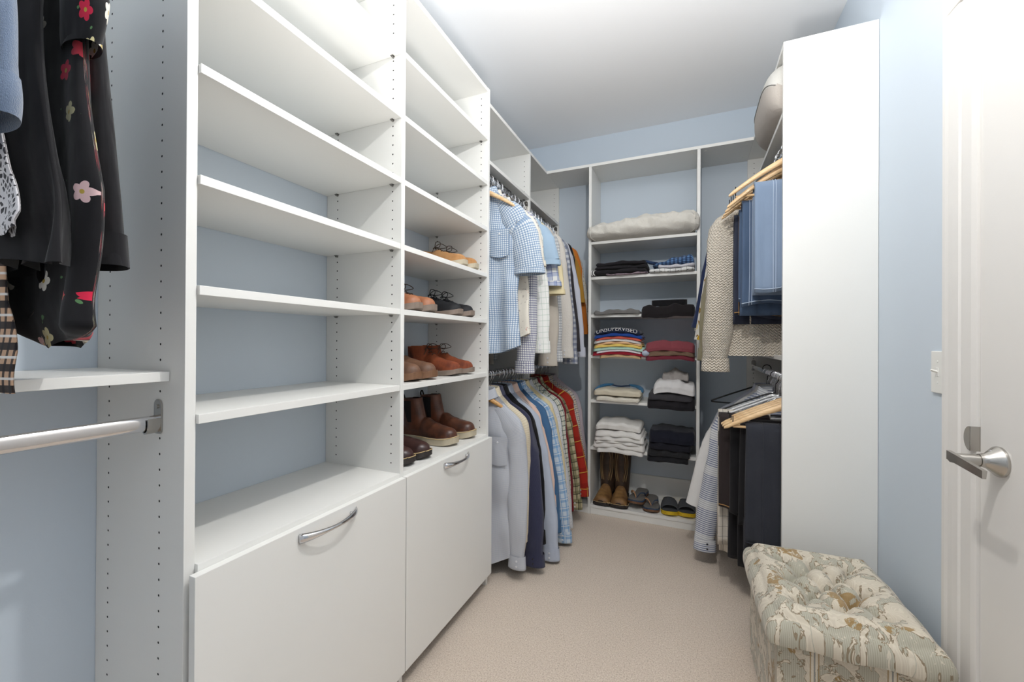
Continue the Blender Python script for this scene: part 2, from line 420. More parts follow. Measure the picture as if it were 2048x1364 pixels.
# ---------------------------------------------------------------- fabrics
def fab(name, base, pats=(), rough=.88, bump='weave', print_=None, sheen=.15, bst=.25):
    """pats: (axis, period, offset, width fraction, colour, strength) stripes laid in cloth metres"""
    t = NT(name); uv, u, v = t.uv(); col = base
    if bump == 'denim' or bump == 'wash':
        f = t.noise(t.scaled(uv, (60, 260, 1)), 6, 3, .6); g = t.noise(uv, 9, 3)
        col = t.mix(f, tuple(c*.72 for c in base[:3])+(1,), tuple(min(1, c*1.3) for c in base[:3])+(1,))
        col = t.mix(t.math('MULTIPLY', g, .45), col, tuple(min(1, c*1.5+.03) for c in base[:3])+(1,))
    else:
        g = t.noise(uv, 14, 3); col = t.mix(g, base, tuple(c*.90 for c in base[:3])+(1,))
    for (ax, per, off, wd, c, st_) in pats:
        k = t.math('FRACT', t.math('ADD', t.math('MULTIPLY', u if ax == 'u' else v, 1/per), off+50))
        m = t.math('LESS_THAN', k, wd)
        col = t.mix(t.math('MULTIPLY', m, st_), col, c)
    if print_:
        kind, sc, cols = print_
        if kind == 'flower':
            vo = t.new('ShaderNodeTexVoronoi'); vo.inputs['Scale'].default_value = sc; vo.inputs['Randomness'].default_value = .75; t.link(uv, vo.inputs['Vector'])
            d = t.new('ShaderNodeVectorMath', operation='SUBTRACT'); mp = t.scaled(uv, (sc, sc, 1))
            sp = t.new('ShaderNodeVectorMath', operation='SCALE'); t.link(vo.outputs['Position'], sp.inputs[0]); sp.inputs['Scale'].default_value = 1.0
            t.link(uv, d.inputs[0]); t.link(sp.outputs[0], d.inputs[1])
            x = t.new('ShaderNodeSeparateXYZ'); t.link(d.outputs[0], x.inputs[0])
            an = t.math('ARCTAN2', x.outputs[1], x.outputs[0]); rr = t.math('MULTIPLY', t.math('SQRT', t.math('ADD', t.math('MULTIPLY', x.outputs[0], x.outputs[0]), t.math('MULTIPLY', x.outputs[1], x.outputs[1]))), sc)
            pet = t.math('ADD', .15, t.math('MULTIPLY', t.math('ABSOLUTE', t.math('COSINE', t.math('MULTIPLY', an, 2.5))), .09))
            rc = t.new('ShaderNodeSeparateColor'); t.link(vo.outputs['Color'], rc.inputs[0])
            pick = t.new('ShaderNodeValToRGB'); t.link(rc.outputs[0], pick.inputs[0]); pick.color_ramp.interpolation = 'CONSTANT'; e = pick.color_ramp.elements
            while len(e) < len(cols): e.new(.5)
            for i, c in enumerate(cols): e[i].position = i/len(cols); e[i].color = c
            keep = t.math('LESS_THAN', rc.outputs[1], .8)
            col = t.mix(t.math('MULTIPLY', t.math('LESS_THAN', rr, pet), keep), col, pick.outputs[0])
            col = t.mix(t.math('MULTIPLY', t.math('LESS_THAN', rr, .05), keep), col, srgb(190, 160, 70))
            n2 = t.noise(uv, sc*3.2, 1); gm = t.math('GREATER_THAN', n2, .735); col = t.mix(gm, col, srgb(90, 130, 85))
        elif kind == 'specks':
            n1 = t.noise(uv, sc, 2); col = t.mix(t.math('GREATER_THAN', n1, .66), col, cols[0])
            if len(cols) > 1: n2 = t.noise(t.scaled(uv, (1.3, .9, 1)), sc*.8, 2); col = t.mix(t.math('LESS_THAN', n2, .34), col, cols[1])
        elif kind == 'lace':
            vo = t.new('ShaderNodeTexVoronoi', feature='DISTANCE_TO_EDGE'); vo.inputs['Scale'].default_value = sc; t.link(uv, vo.inputs['Vector'])
            col = t.mix(t.math('LESS_THAN', vo.outputs['Distance'], .16), cols[0], col)
    if bump == 'weave': t.bump(t.math('MULTIPLY', t.math('SINE', t.math('MULTIPLY', u, 5200)), t.math('SINE', t.math('MULTIPLY', v, 5200))), .08, .0004)
    elif bump in ('denim', 'wash'): t.bump(t.math('SINE', t.math('MULTIPLY', t.math('ADD', u, v), 3800)), .15, .0005)
    elif bump == 'cord': t.bump(t.math('SINE', t.math('MULTIPLY', u, 1500)), .6, .0015)
    elif bump == 'rib': t.bump(t.math('SINE', t.math('MULTIPLY', u, 900)), .5, .002)
    elif bump == 'fleece': t.bump(t.noise(uv, 420, 2), .8, .002)
    elif bump == 'pucker': t.bump(t.noise(uv, 110, 2), .7, .003)
    elif bump == 'knit':
        ph = t.math('MULTIPLY', t.math('SINE', t.math('MULTIPLY', u, 360)), 1.7)
        k1 = t.math('SINE', t.math('ADD', t.math('MULTIPLY', v, 480), ph))
        h = t.math('ADD', t.math('MULTIPLY', k1, .7), t.math('MULTIPLY', t.noise(uv, 260, 2), 1.1))
        t.bump(h, .9, .006); col = t.mix(t.math('MULTIPLY', t.math('ADD', t.math('MULTIPLY', k1, -.5), .5), .38), col, tuple(c*.68 for c in base[:3])+(1,))
    if bump != 'knit':
        w1 = t.noise(t.scaled(uv, (16, 8, 1)), 1.0, 2, .5); b2 = t.new('ShaderNodeBump'); b2.inputs['Strength'].default_value = .55; b2.inputs['Distance'].default_value = .012
        t.link(w1, b2.inputs['Height'])
        for n in list(t.n):
            if n.type == 'BUMP' and n != b2: t.link(b2.outputs[0], n.inputs['Normal'])
    return t.done(col, rough, sheen=sheen, spec=.2)
def gingham(name, base, c, per, **k): return fab(name, base, [('u', per, 0, .5, c, .55), ('v', per, 0, .5, c, .55)], **k)
W_ = srgb(238, 238, 236); K_ = srgb(26, 25, 28)
F = {}
F['gingham_blue'] = gingham('blue_gingham_seersucker', srgb(236, 241, 245), srgb(60, 112, 160), .0105, bump='pucker')
F['cream_print'] = fab('cream_speckled_print', srgb(238, 231, 218), print_=('specks', 55, [srgb(196, 186, 176), srgb(214, 178, 165)]))
F['purple_check'] = fab('navy_white_check', W_, [('u', .012, 0, .42, srgb(78, 80, 128), .62), ('v', .012, 0, .42, srgb(78, 80, 128), .62)])
F['white_windowpane'] = fab('white_windowpane_check', srgb(242, 242, 238), [('u', .03, 0, .07, srgb(170, 190, 175), .7), ('v', .03, 0, .07, srgb(170, 190, 175), .7)])
F['sky'] = fab('sky_blue_cotton', srgb(168, 192, 214))
F['blue_plaid'] = fab('blue_white_plaid', W_, [('u', .045, 0, .4, srgb(120, 140, 190), .5), ('v', .045, .2, .4, srgb(120, 140, 190), .5), ('u', .045, .6, .06, srgb(70, 90, 150), .8), ('v', .045, .8, .06, srgb(70, 90, 150), .8)])
F['cream'] = fab('cream_cotton', srgb(236, 220, 178))
F['taupe'] = fab('taupe_cotton', srgb(205, 196, 184))
F['grey_gingham'] = gingham('grey_white_gingham', W_, srgb(150, 155, 165), .016)
F['offwhite'] = fab('off_white_linen', srgb(226, 220, 212), bump='pucker')
F['navy_check'] = fab('navy_grey_buffalo_check', srgb(206, 208, 212), [('u', .034, 0, .5, srgb(70, 84, 120), .55), ('v', .034, 0, .5, srgb(70, 84, 120), .55)])
F['charcoal'] = fab('charcoal_jersey', srgb(56, 53, 56))
F['lavender'] = fab('pale_lavender_cotton', srgb(208, 211, 224))
F['black'] = fab('black_cotton', K_)
F['mustard'] = fab('mustard_cotton', srgb(176, 132, 54))
F['orange'] = fab('burnt_orange_cotton', srgb(206, 122, 48))
F['zebra'] = fab('black_white_leaf_print', srgb(222, 220, 212), print_=('specks', 60, [srgb(40, 44, 60), srgb(70, 78, 100)]))
F['micro_grey'] = fab('pale_grey_micro_check', srgb(204, 205, 208), [('u', .005, 0, .3, srgb(165, 175, 195), .4), ('v', .005, 0, .35, srgb(150, 160, 185), .5)])
F['oatmeal'] = fab('oatmeal_stripe', srgb(226, 214, 190), [('v', .008, 0, .3, srgb(190, 172, 140), .4)])
F['slate_denim'] = fab('dark_slate_corduroy', srgb(64, 66, 92), bump='cord')
F['oxford'] = fab('pale_blue_oxford', srgb(192, 200, 216))
F['peach'] = fab('peach_cotton', srgb(240, 208, 192))
F['mid_blue'] = fab('mid_blue_cotton', srgb(74, 112, 152))
F['sky_plaid'] = fab('sky_blue_flannel_plaid', srgb(214, 226, 238), [('u', .05, 0, .5, srgb(104, 158, 208), .6), ('v', .05, .1, .5, srgb(104, 158, 208), .6), ('u', .05, .7, .08, W_, .8), ('v', .05, .8, .08, W_, .8)])
F['paisley'] = fab('navy_white_small_print', srgb(225, 226, 230), print_=('specks', 240, [srgb(50, 60, 100), srgb(90, 100, 140)]))
F['green_plaid'] = fab('white_green_plaid', srgb(230, 230, 218), [('u', .028, 0, .2, srgb(70, 92, 90), .75), ('v', .028, .1, .2, srgb(70, 92, 90), .75), ('u', .028, .55, .12, srgb(170, 160, 120), .7)])
F['olive_plaid'] = fab('olive_tan_plaid_flannel', srgb(196, 184, 150), [('u', .05, 0, .32, srgb(120, 116, 84), .7), ('v', .05, .1, .32, srgb(120, 116, 84), .7), ('u', .05, .12, .1, srgb(40, 42, 34), .9), ('v', .05, .22, .1, srgb(40, 42, 34), .9)])
F['red_plaid'] = fab('red_yellow_plaid_flannel', srgb(176, 46, 32), [('u', .10, .1, .4, srgb(140, 30, 26), .6), ('v', .10, .15, .4, srgb(140, 30, 26), .6), ('u', .10, 0, .045, srgb(222, 176, 70), .95), ('v', .10, .07, .045, srgb(222, 176, 70), .95)])
F['maroon'] = fab('maroon_cotton', srgb(122, 26, 38))
F['multi_plaid'] = fab('white_multi_plaid', srgb(228, 220, 208), [('u', .026, 0, .12, srgb(60, 70, 100), .8), ('v', .026, 0, .12, srgb(60, 70, 100), .8), ('u', .026, .5, .1, srgb(160, 90, 80), .7), ('v', .026, .5, .1, srgb(150, 120, 80), .7)])
F['pink_stripe'] = fab('pink_grey_stripe', srgb(214, 200, 204), [('u', .01, 0, .4, srgb(170, 160, 180), .6)])
F['knit'] = fab('chunky_oatmeal_knit', srgb(238, 226, 208), bump='knit', rough=.95, sheen=.4)
F['khaki_cord'] = fab('olive_khaki_corduroy', srgb(158, 150, 122), bump='cord')
F['yellow_floral'] = fab('yellow_white_floral_print', srgb(232, 228, 218), print_=('flower', 14, [srgb(190, 150, 40), srgb(212, 176, 70), srgb(150, 110, 40), srgb(226, 200, 120)]))
F['navy'] = fab('navy_cotton', srgb(36, 48, 84))
F['brown'] = fab('dark_brown_twill', srgb(54, 46, 46))
F['blackpant'] = fab('black_twill', srgb(42, 44, 52), bump='denim')
F['stripe_blue'] = fab('blue_white_horizontal_stripe', srgb(232, 234, 238), [('v', .0105, 0, .48, srgb(92, 104, 142), .85), ('v', .18, 0, .25, W_, .5)])
F['white'] = fab('white_cotton', srgb(236, 234, 232))
F['stripe_beige'] = fab('ivory_black_pinstripe', srgb(218, 210, 198), [('u', .022, 0, .08, srgb(60, 56, 56), .8), ('v', .04, .2, .06, srgb(90, 86, 86), .5)], bump='pucker')
F['jeans_light'] = fab('light_wash_denim', srgb(116, 132, 154), bump='denim')
F['jeans_mid'] = fab('mid_wash_denim', srgb(70, 88, 114), bump='denim')
F['jeans_dark'] = fab('dark_indigo_denim', srgb(42, 47, 64), bump='denim')
F['stitch'] = mottled('denim_stitching', srgb(176, 190, 210), .8)
F['thread_orange'] = mottled('tan_stitching', srgb(170, 130, 80), .8)
F['fleece_blue'] = fab('dusty_blue_fleece', srgb(110, 126, 150), bump='fleece', sheen=.5)
F['lace'] = fab('white_crochet_lace', srgb(226, 222, 224), print_=('lace', 120, [srgb(60, 58, 62)]), bump='pucker')
F['floral_black'] = fab('black_floral_print', K_, print_=('flower', 15, [srgb(226, 190, 190), srgb(208, 40, 72), srgb(232, 226, 214), srgb(206, 196, 150), srgb(214, 70, 84)]))
F['aztec'] = fab('black_tan_geometric_print', srgb(202, 164, 134), [('v', .03, 0, .35, srgb(24, 22, 26), .95), ('u', .012, 0, .35, srgb(30, 28, 32), .9), ('v', .03, .4, .12, srgb(230, 226, 222), .9)])
F['grey_marl'] = fab('grey_marl_jersey', srgb(118, 116, 114), bump='fleece')
F['wood'] = None
def wood(name, c1, c2):
    t = NT(name); v = t.obj(); n = t.noise(t.scaled(v, (6, 60, 60)), 3, 4, .6)
    return t.done(t.ramp(n, [(.3, c1), (.7, c2)]), .42, coat=.15)
M['wood'] = wood('pale_hanger_wood', srgb(214, 172, 122), srgb(240, 208, 164))
M['wood2'] = wood('amber_hanger_wood', srgb(188, 134, 72), srgb(222, 174, 110))
M['blackpl'] = mottled('black_hanger_plastic', srgb(28, 28, 30), .35)
M['whitepl'] = mottled('white_hanger_plastic', srgb(232, 232, 234), .35)
M['btn_white'] = mottled('pearl_button', srgb(228, 228, 232), .3)
M['btn_dark'] = mottled('dark_button', srgb(40, 40, 52), .35)

# ---------------------------------------------------------------- garments on hangers
def sm(a, b, x):
    t = max(0, min(1, (x-a)/(b-a))); return t*t*(3-2*t)
def grid_me(fn, nu, nv, closed_u=False, uvs=None):
    """fn(i/nu, j/nv) -> (point, (u,v) in cloth metres)"""
    vs_, uvl, fs = [], [], []
    cu = nu if closed_u else nu+1
    for j in range(nv+1):
        for i in range(nu+1):
            p, q = fn(i/nu, j/nv); uvl.append(q)
            if i < cu: vs_.append(p)
    def vi(i, j): return j*cu+(i % cu if closed_u else i)
    fuv = []
    for j in range(nv):
        for i in range(nu):
            fs.append((vi(i, j), vi(i+1, j), vi(i+1, j+1), vi(i, j+1)))
            fuv += [uvl[j*(nu+1)+i], uvl[j*(nu+1)+i+1], uvl[(j+1)*(nu+1)+i+1], uvl[(j+1)*(nu+1)+i]]
    me = bpy.data.meshes.new('g'); me.from_pydata([tuple(p) for p in vs_], [], fs)
    l = me.uv_layers.new(name='UVMap'); l.data.foreach_set('uv', [c for q in fuv for c in q])
    return me
def shoulder_z(ax, W, z0, nk, slope):
    return z0-slope*max(0, ax-nk)-.25*slope*max(0, ax-nk-.09)
def body_me(W, Wb, Wh, L, th, tail, rng, z0=-.082, nk=.055, slope=.72, fold=1., flare=0):
    ph = [rng.uniform(0, 6.28) for _ in range(6)]; k1 = rng.uniform(26, 38); k2 = rng.uniform(50, 70); lean = rng.uniform(-.012, .012)
    def f(a, v):
        s = a*2*PI; cx = math.cos(s); u = math.copysign(abs(cx)**.8, cx); side = math.sin(s)
        z_hem = -L+tail*abs(u)**2.5
        wt = W
        x0 = u*wt; zt = shoulder_z(abs(x0), W, z0, nk, slope)
        z = zt+(z_hem-zt)*v
        wv = W+(Wb-W)*sm(.04, .28, v)+(Wh-Wb)*sm(.3, 1, v)
        x = u*wv
        e = abs(side)**.7*math.copysign(1, side)
        thick = th*(.35+.65*sm(0, .25, v))
        y = e*thick*(1+.15*math.sin(3*v+ph[0]))
        A = fold*(.002+.011*sm(.05, .9, v))*(1-abs(u)**6)
        y += A*(.9*math.sin(k1*x+ph[1]+2.0*v)+1.1*e*ridge(.55*k1*x+ph[2]-2.2*v)+.35*math.sin(k2*x+ph[2]-3*v))+(.004*fold)*math.sin(19*v+9*x+ph[3])
        y += lean*v
        x += .006*fold*math.sin(9*v+ph[4]+side)
        return (x, y, z), (x+(.7 if side > 0 else 0), z)
    return grid_me(f, 56, 40, True)
def ridge(x): return (1-abs(math.sin(x)))**2-.3
def sleeve_me(sx, W, L, r0, r1, out, rng, z0, ybias=0, bend=.02, tuck=0, open_=.04, sl=.8):
    """tube set in along the shoulder slope, turning down at its tip; rings stay square to the path"""
    ph = [rng.uniform(0, 6.28) for _ in range(6)]
    pts = [Vector((W-.115, 0, z0+.115*sl-.040)), Vector((W-.055, 0, z0+.045*sl-.046)), Vector((W-.022, ybias*.3, z0-.075)), Vector((W-.012+out*.25, ybias*.7, z0-L*.30)), Vector((W+out*.6, ybias+.006*math.sin(ph[4]), z0-L*.62)), Vector((W+out, ybias+bend, z0-L))]
    P = spline(pts, 8); n = len(P)-1
    def f(a, v):
        k = min(n-1, int(v*n)); t = v*n-k
        p = P[k].lerp(P[k+1], t); T_ = ((P[min(n, k+1)]-P[max(0, k-1)]).normalized()).lerp((P[min(n, k+2)]-P[k]).normalized(), t).normalized()
        N_ = Vector((0, 1, 0)).cross(T_).normalized()*-1   # points outwards / upwards
        s = a*2*PI
        r = .034+(r0-.034)*sm(0, .28, v)+(r1-r0)*sm(.25, .95, v)
        if tuck: r -= tuck*sm(.88, .97, v)
        wob = .05*math.sin(3*s+ph[0]+9*v)+.10*ridge(1.5*s+ph[1]+5*v)*sm(.15, .4, v)+.075*ridge(11*v+1.2*math.sin(s+ph[2])+ph[3])*sm(.2, .4, v)*(1-.6*sm(.8, 1, v))
        r *= 1+wob
        q = p+N_*(math.cos(s)*r)+Vector((0, 1, 0))*(math.sin(s)*r*.50)
        return (sx*q.x, q.y, q.z), (a*2*PI*r0*.8+.3*sx, p.z)
    e = P[-1]
    return grid_me(f, 32, 44, True), Vector((sx*e.x, e.y, e.z)), r1-(tuck or 0)
def cuff_me(p, r, h, sx, rng, flare=.004):
    def f(a, v):
        s = a*2*PI
        if v < .5: q = v*2; rr = r+.004+flare*q; z = p.z+.012-h*q
        elif v < .62: q = (v-.5)/.12; rr = r+.004+flare-.005*q; z = p.z+.012-h-.0015*math.sin(q*PI)
        else: q = (v-.62)/.38; rr = r-.001+flare; z = p.z+.012-h+h*.8*q
        return (p.x+math.cos(s)*rr, p.y+math.sin(s)*rr*.52, z), (a*2*PI*r, z)
    return grid_me(f, 24, 12, True)
def collar_me(rx, ry, z0, h, fallw, spread, front=-1):
    """stand and turned-down leaf of a shirt collar; open at the front"""
    prof = [(0, 0), (.002, h*.6), (.004, h), (.010, h*1.02), (.014, h*.55), (.017+spread, h*1.0-fallw)]
    def f(a, v):
        k = v*(len(prof)-1); i = min(len(prof)-2, int(k)); t = k-i
        d = prof[i][0]+(prof[i+1][0]-prof[i][0])*t; zz = prof[i][1]+(prof[i+1][1]-prof[i][1])*t
        s = -PI*.5+.16+(2*PI-.32)*a  # starts/ends near the front
        fr = abs(a-.5)*2
        dip = -.030*fr**3
        pt = -.016*sm(.86, 1, fr)*sm(.6, 1, v)
        r1, r2 = rx+d, ry+d
        x, y = math.cos(s)*r1, math.sin(s)*r2*(-front)
        return (x, y, z0+dip+zz+pt), (a*.4, zz)
    return grid_me(f, 36, 10)
def button(x, y, z, mat, parent, axis='y', r=.0052):
    bm = bmesh.new()
    d = Vector((0, -.0022, 0)) if axis == 'y' else Vector((.0022 if axis == 'x' else -.0022, 0, 0))
    b_cyl(bm, Vector((x, y, z)), Vector((x, y, z))+d, r, r*.85, seg=14)
    return link('button', mesh(bm), mat, parent)
def shirt(label, mat, x, y, zr, seed, W=.195, Wb=.205, Wh=.22, L=.92, th=.028, tail=.045, sleeve='long', sl=None, r0=.072, r1=.056,
          out=.030, collar=True, cuff=True, group=None, rz=0., near=False, btn=None, name='shirt', cat='shirt', slope=.80, fold=1., yb=0, sides=(-1, 1), pocket=False, z0=-.082, nk=.055):
    rng = random.Random(seed)
    g = thing(name, label, cat, (x, y, zr), rz, group)
    link('body', body_me(W, Wb, Wh, L, th, tail, rng, z0=z0, nk=nk, slope=slope, fold=fold), mat, g, True)
    sz = shoulder_z(W, W, z0, nk, slope)
    if sleeve:
        LL = sl if sl else (.70 if sleeve == 'long' else .30)
        for sx in sides:
            if sleeve == 'long':
                me, p, r = sleeve_me(sx, W, LL, r0, r1, out, rng, sz, ybias=yb, tuck=.010 if cuff else 0, bend=rng.uniform(-.01, .015), sl=slope)
            else: me, p, r = sleeve_me(sx, W, LL, r0, r1+.020, out, rng, sz, ybias=yb, bend=rng.uniform(-.004, .01), sl=slope)
            s_ = link('sleeve', me, mat, g, True)
            h = .065 if sleeve == 'long' else .028
            if cuff:
                c_ = link('cuff' if sleeve == 'long' else 'sleeve_hem', cuff_me(p, r, h, sx, rng), mat, s_, True)
                if sleeve == 'long' and name != 'cardigan' and sx*(1 if x < -.5 else -1) > 0:
                    for dz in (.02, .045): button(p.x+.2*r, p.y-r*.52-.0055, p.z+.012-dz, btn or M['btn_white'], s_)
    if collar: link('collar', collar_me(.052, .024, z0-.004, .026, .044, .010), mat, g, True)
    if near:
        # front placket with buttons, facing the camera side
        def f(a, v):
            zz = z0-.03+(-L+.02-(z0-.03))*v
            vv = (z0-zz)/(L+z0)
            yy = -th*(.35+.65*sm(0, .25, vv))*(1)-.0145*sm(0, .5, vv)-.003
            return (-.016+.032*a, yy-.002*math.sin(a*PI), zz), (a*.03+2, zz)
        pl = link('placket', grid_me(f, 4, 30), mat, g, True)
        for k in range(7):
            zz = z0-.05-k*(L-.18)/7; vv = (z0-zz)/(L+z0)
            button(0, -th*(.35+.65*sm(0, .25, vv))-.0145*sm(0, .5, vv)-.005, zz, btn or M['btn_white'], pl)
    if pocket:
        def f(a, v):
            zz = -.30-.13*v-.012*math.sin(a*PI)*v; 
            return (.055+.10*a, -th*1.0-.0165-.002*math.sin(a*PI)*math.sin(v*PI), zz), (a*.1+4, zz)
        pk = link('pocket', grid_me(f, 8, 8), mat, g, True)
        button(.105, -th-.019, -.325, btn or M['btn_white'], pk)
    # the side next to the wall is pressed flat against it
    wl = -1 if x < -.5 else 1
    for o in g.children_recursive:
        for v in o.data.vertices:
            q = v.co.x*wl
            if q > .19: v.co.x = wl*(.19+.062*math.tanh((q-.19)/.062*.8))
    return g

# hangers ---------------------------------------------------------
def hook_pts(r=.0195, stem=.088):
    pts = [Vector((r*math.cos(a), 0, r*math.sin(a))) for a in [PI*1.08-PI*1.08*k/14 for k in range(15)]]
    pts += [Vector((r*.98, 0, -.012)), Vector((r*.55, 0, -.032)), Vector((.003, 0, -.044)), Vector((0, 0, -stem))]
    return pts
def arms_me(half, drop, hw, th, z0, notch=False):
    """contoured wooden shoulders: deep in the middle, tapering to rounded tips"""
    n = 30; vs_, fs = [], []
    for i in range(n+1):
        t = i/n*2-1; a = abs(t)
        z = z0-drop*(a**1.25); h = hw*(1-.45*a)+.006*math.exp(-(t/.12)**2)
        y = .022*a*a
        tip = 1 if a < .96 else .55
        h *= tip; dz = .0
        if notch and .82 < a < .86: dz = -.006
        x = t*half
        for dy, zz in ((-th, -h), (th, -h), (th*1.1, 0), (th*.7, h+dz), (-th*.7, h+dz), (-th*1.1, 0)): vs_.append((x, y+dy*tip, z+zz))
    for i in range(n):
        for k in range(6): a = i*6+k; b = i*6+(k+1) % 6; fs.append((a, b, b+6, a+6))
    fs.append(tuple(range(6))); fs.append(tuple(range(n*6, n*6+6)))
    me = bpy.data.meshes.new('a'); me.from_pydata(vs_, [], fs); return me
def hanger(kind, label, x, y, zr, rz=0, group=None, half=.21, bar=False, drop=.085):
    g = thing('clothes_hanger', label, 'hanger', (x, y, zr), rz, group)
    link('hook', tube_me(hook_pts(), (.0022), seg=6), M['chrome'] if kind != 'blackhook' else M['blackpl'], g, True)
    if kind.startswith('wood'):
        m = M['wood'] if kind == 'wood' else M['wood2']
        link('shoulder_bar', arms_me(half, drop, .0145, .0068, -.100, True), m, g, True)
        if bar:
            bm = bmesh.new(); b_cyl(bm, (-half*.86, .017, -.205), (half*.86, .017, -.205), .0055, seg=12)
            link('trouser_bar', mesh(bm), m, g, True)
            for s in (-1, 1):
                bm = bmesh.new(); b_cyl(bm, (s*half*.86, .017, -.208), (s*half*.86, .017, -.160), .0022, seg=6); link('bar_pin', mesh(bm), M['blackpl'], g)
    else:
        m = {'wire': M['chrome'], 'black': M['blackpl'], 'white': M['whitepl'], 'blackhook': M['blackpl']}[kind]
        r = .0016 if kind == 'wire' else .0042
        pts = [(-half, 0, -.185), (-half*.5, 0, -.13), (0, 0, -.088), (half*.5, 0, -.13), (half, 0, -.185), (half*.97, 0, -.197), (0, 0, -.199), (-half*.97, 0, -.197)]
        link('shoulder_bar', tube_me(spline(pts+[pts[0]], 4)[:-1], r, seg=6, closed=True), m, g, True)
    return g
HP = {}
def put_hanger(kind, label, x, y, zr, rz=0, group=None, **k):
    key = (kind, tuple(sorted(k.items())))
    if key not in HP: HP[key] = hanger(kind, label, x, y, zr, rz, group, **k); return HP[key]
    g = copy_tree(HP[key]); g.location = (x, y, zr); g.rotation_euler = (0, 0, rz); g['label'] = label
    if group: g['group'] = group
    elif 'group' in g: del g['group']
    return g

rg = random.Random(5)
# ---- upper left rod, nearest first
UL = [
 ('blue and white gingham short-sleeved shirt, nearest on the upper left rod', 'gingham_blue', 1.893, dict(sleeve='short', sl=.30, L=.92, near=True, pocket=True, out=.045, W=.20, Wh=.20, Wb=.19, th=.03, fold=1.3), 'wood'),
 ('cream speckled short-sleeved shirt just behind the blue gingham one', 'cream_print', 1.945, dict(sleeve='short', sl=.26, L=.86, out=.035, Wh=.235), 'wire'),
 ('navy and white small-check long-sleeved shirt, its cuff hanging lowest', 'purple_check', 2.005, dict(sl=.765, L=.80, out=-.015, r1=.058, Wh=.20), 'wire'),
 ('white windowpane-check long-sleeved shirt with a broad cuff', 'white_windowpane', 2.065, dict(sl=.66, L=.86, out=.045, r1=.062), 'wire'),
 ('blue and white plaid short-sleeved shirt, second short sleeve under the plain sky blue one', 'blue_plaid', 2.185, dict(sleeve='short', sl=.33, L=.90, out=.045, Wh=.235), 'black'),
 ('plain sky blue short-sleeved shirt among the upper left shirts', 'sky', 2.135, dict(sleeve='short', sl=.22, L=.80, out=.052), 'black'),
 ('cream yellow short-sleeved shirt behind the blue plaid sleeve', 'cream', 2.245, dict(sleeve='short', sl=.37, L=.82, out=.055), 'wire'),
 ('taupe long-sleeved shirt with a wide open cuff on the upper left rod', 'taupe', 2.305, dict(sl=.74, L=.86, out=.01, r1=.062), 'wire'),
 ('grey and white gingham long-sleeved shirt hanging beside the upright divider', 'grey_gingham', 2.385, dict(sl=.72, L=.88, out=.02), 'wire'),
 ('off-white crinkled long-sleeved shirt on the upper left rod', 'offwhite', 2.525, dict(sl=.70, L=.82, out=.045, r1=.066), 'wire'),
 ('navy and grey buffalo-check long-sleeved shirt on the upper left rod', 'navy_check', 2.590, dict(sl=.74, L=.86, out=.065), 'wire'),
 ('charcoal long-sleeved pullover on the upper left rod', 'charcoal', 2.655, dict(sl=.72, L=.84, out=.075, collar=False, cuff=False, r1=.05), 'wire'),
 ('pale lavender long-sleeved shirt behind the charcoal pullover', 'lavender', 2.720, dict(sl=.70, L=.80, out=.085), 'wire'),
 ('black long-sleeved shirt next to the mustard and orange ones', 'black', 2.785, dict(sl=.66, L=.80, out=.05, cuff=False), 'black'),
 ('mustard brown shirt with a rolled sleeve near the back wall', 'mustard', 2.860, dict(sleeve='short', sl=.36, L=.70, out=.045, r0=.06, r1=.030), 'wire'),
 ('burnt orange long shirt behind the mustard one', 'orange', 2.915, dict(sl=.60, L=.90, out=.055, cuff=False), 'wire'),
 ('black and white leaf-print top, last on the upper left rod', 'zebra', 2.985, dict(sl=.56, L=.76, out=.06, collar=False, cuff=False), 'wire'),
]
for i, (lb, m, y, kw, hk) in enumerate(UL):
    rz = rg.uniform(-.05, .05)
    shirt(lb, F[m], XRL, y, ZRU, 100+i, rz=rz, group='shirts on the upper left rod', **kw)
    if i: put_hanger('blackhook' if hk == 'black' else 'wire', 'wire-hooked hanger holding a shirt on the upper left rod', XRL, y+.002, ZRU, rz, 'hangers on the upper left rod', half=.17)
g = put_hanger('wood', 'pale wooden hanger poking out of the blue gingham shirt', XRL+.010, 1.850, ZRU, .02, half=.165, drop=.085)
for k in range(1, 9):
    y = 1.862+k*.062
    if not any(abs(y-q[2]) < .012 for q in UL) and y < 2.45:
        put_hanger('blackhook', 'wire-hooked hanger holding a shirt on the upper left rod', XRL, y, ZRU, rg.uniform(-.1, .1), 'hangers on the upper left rod', half=.17)
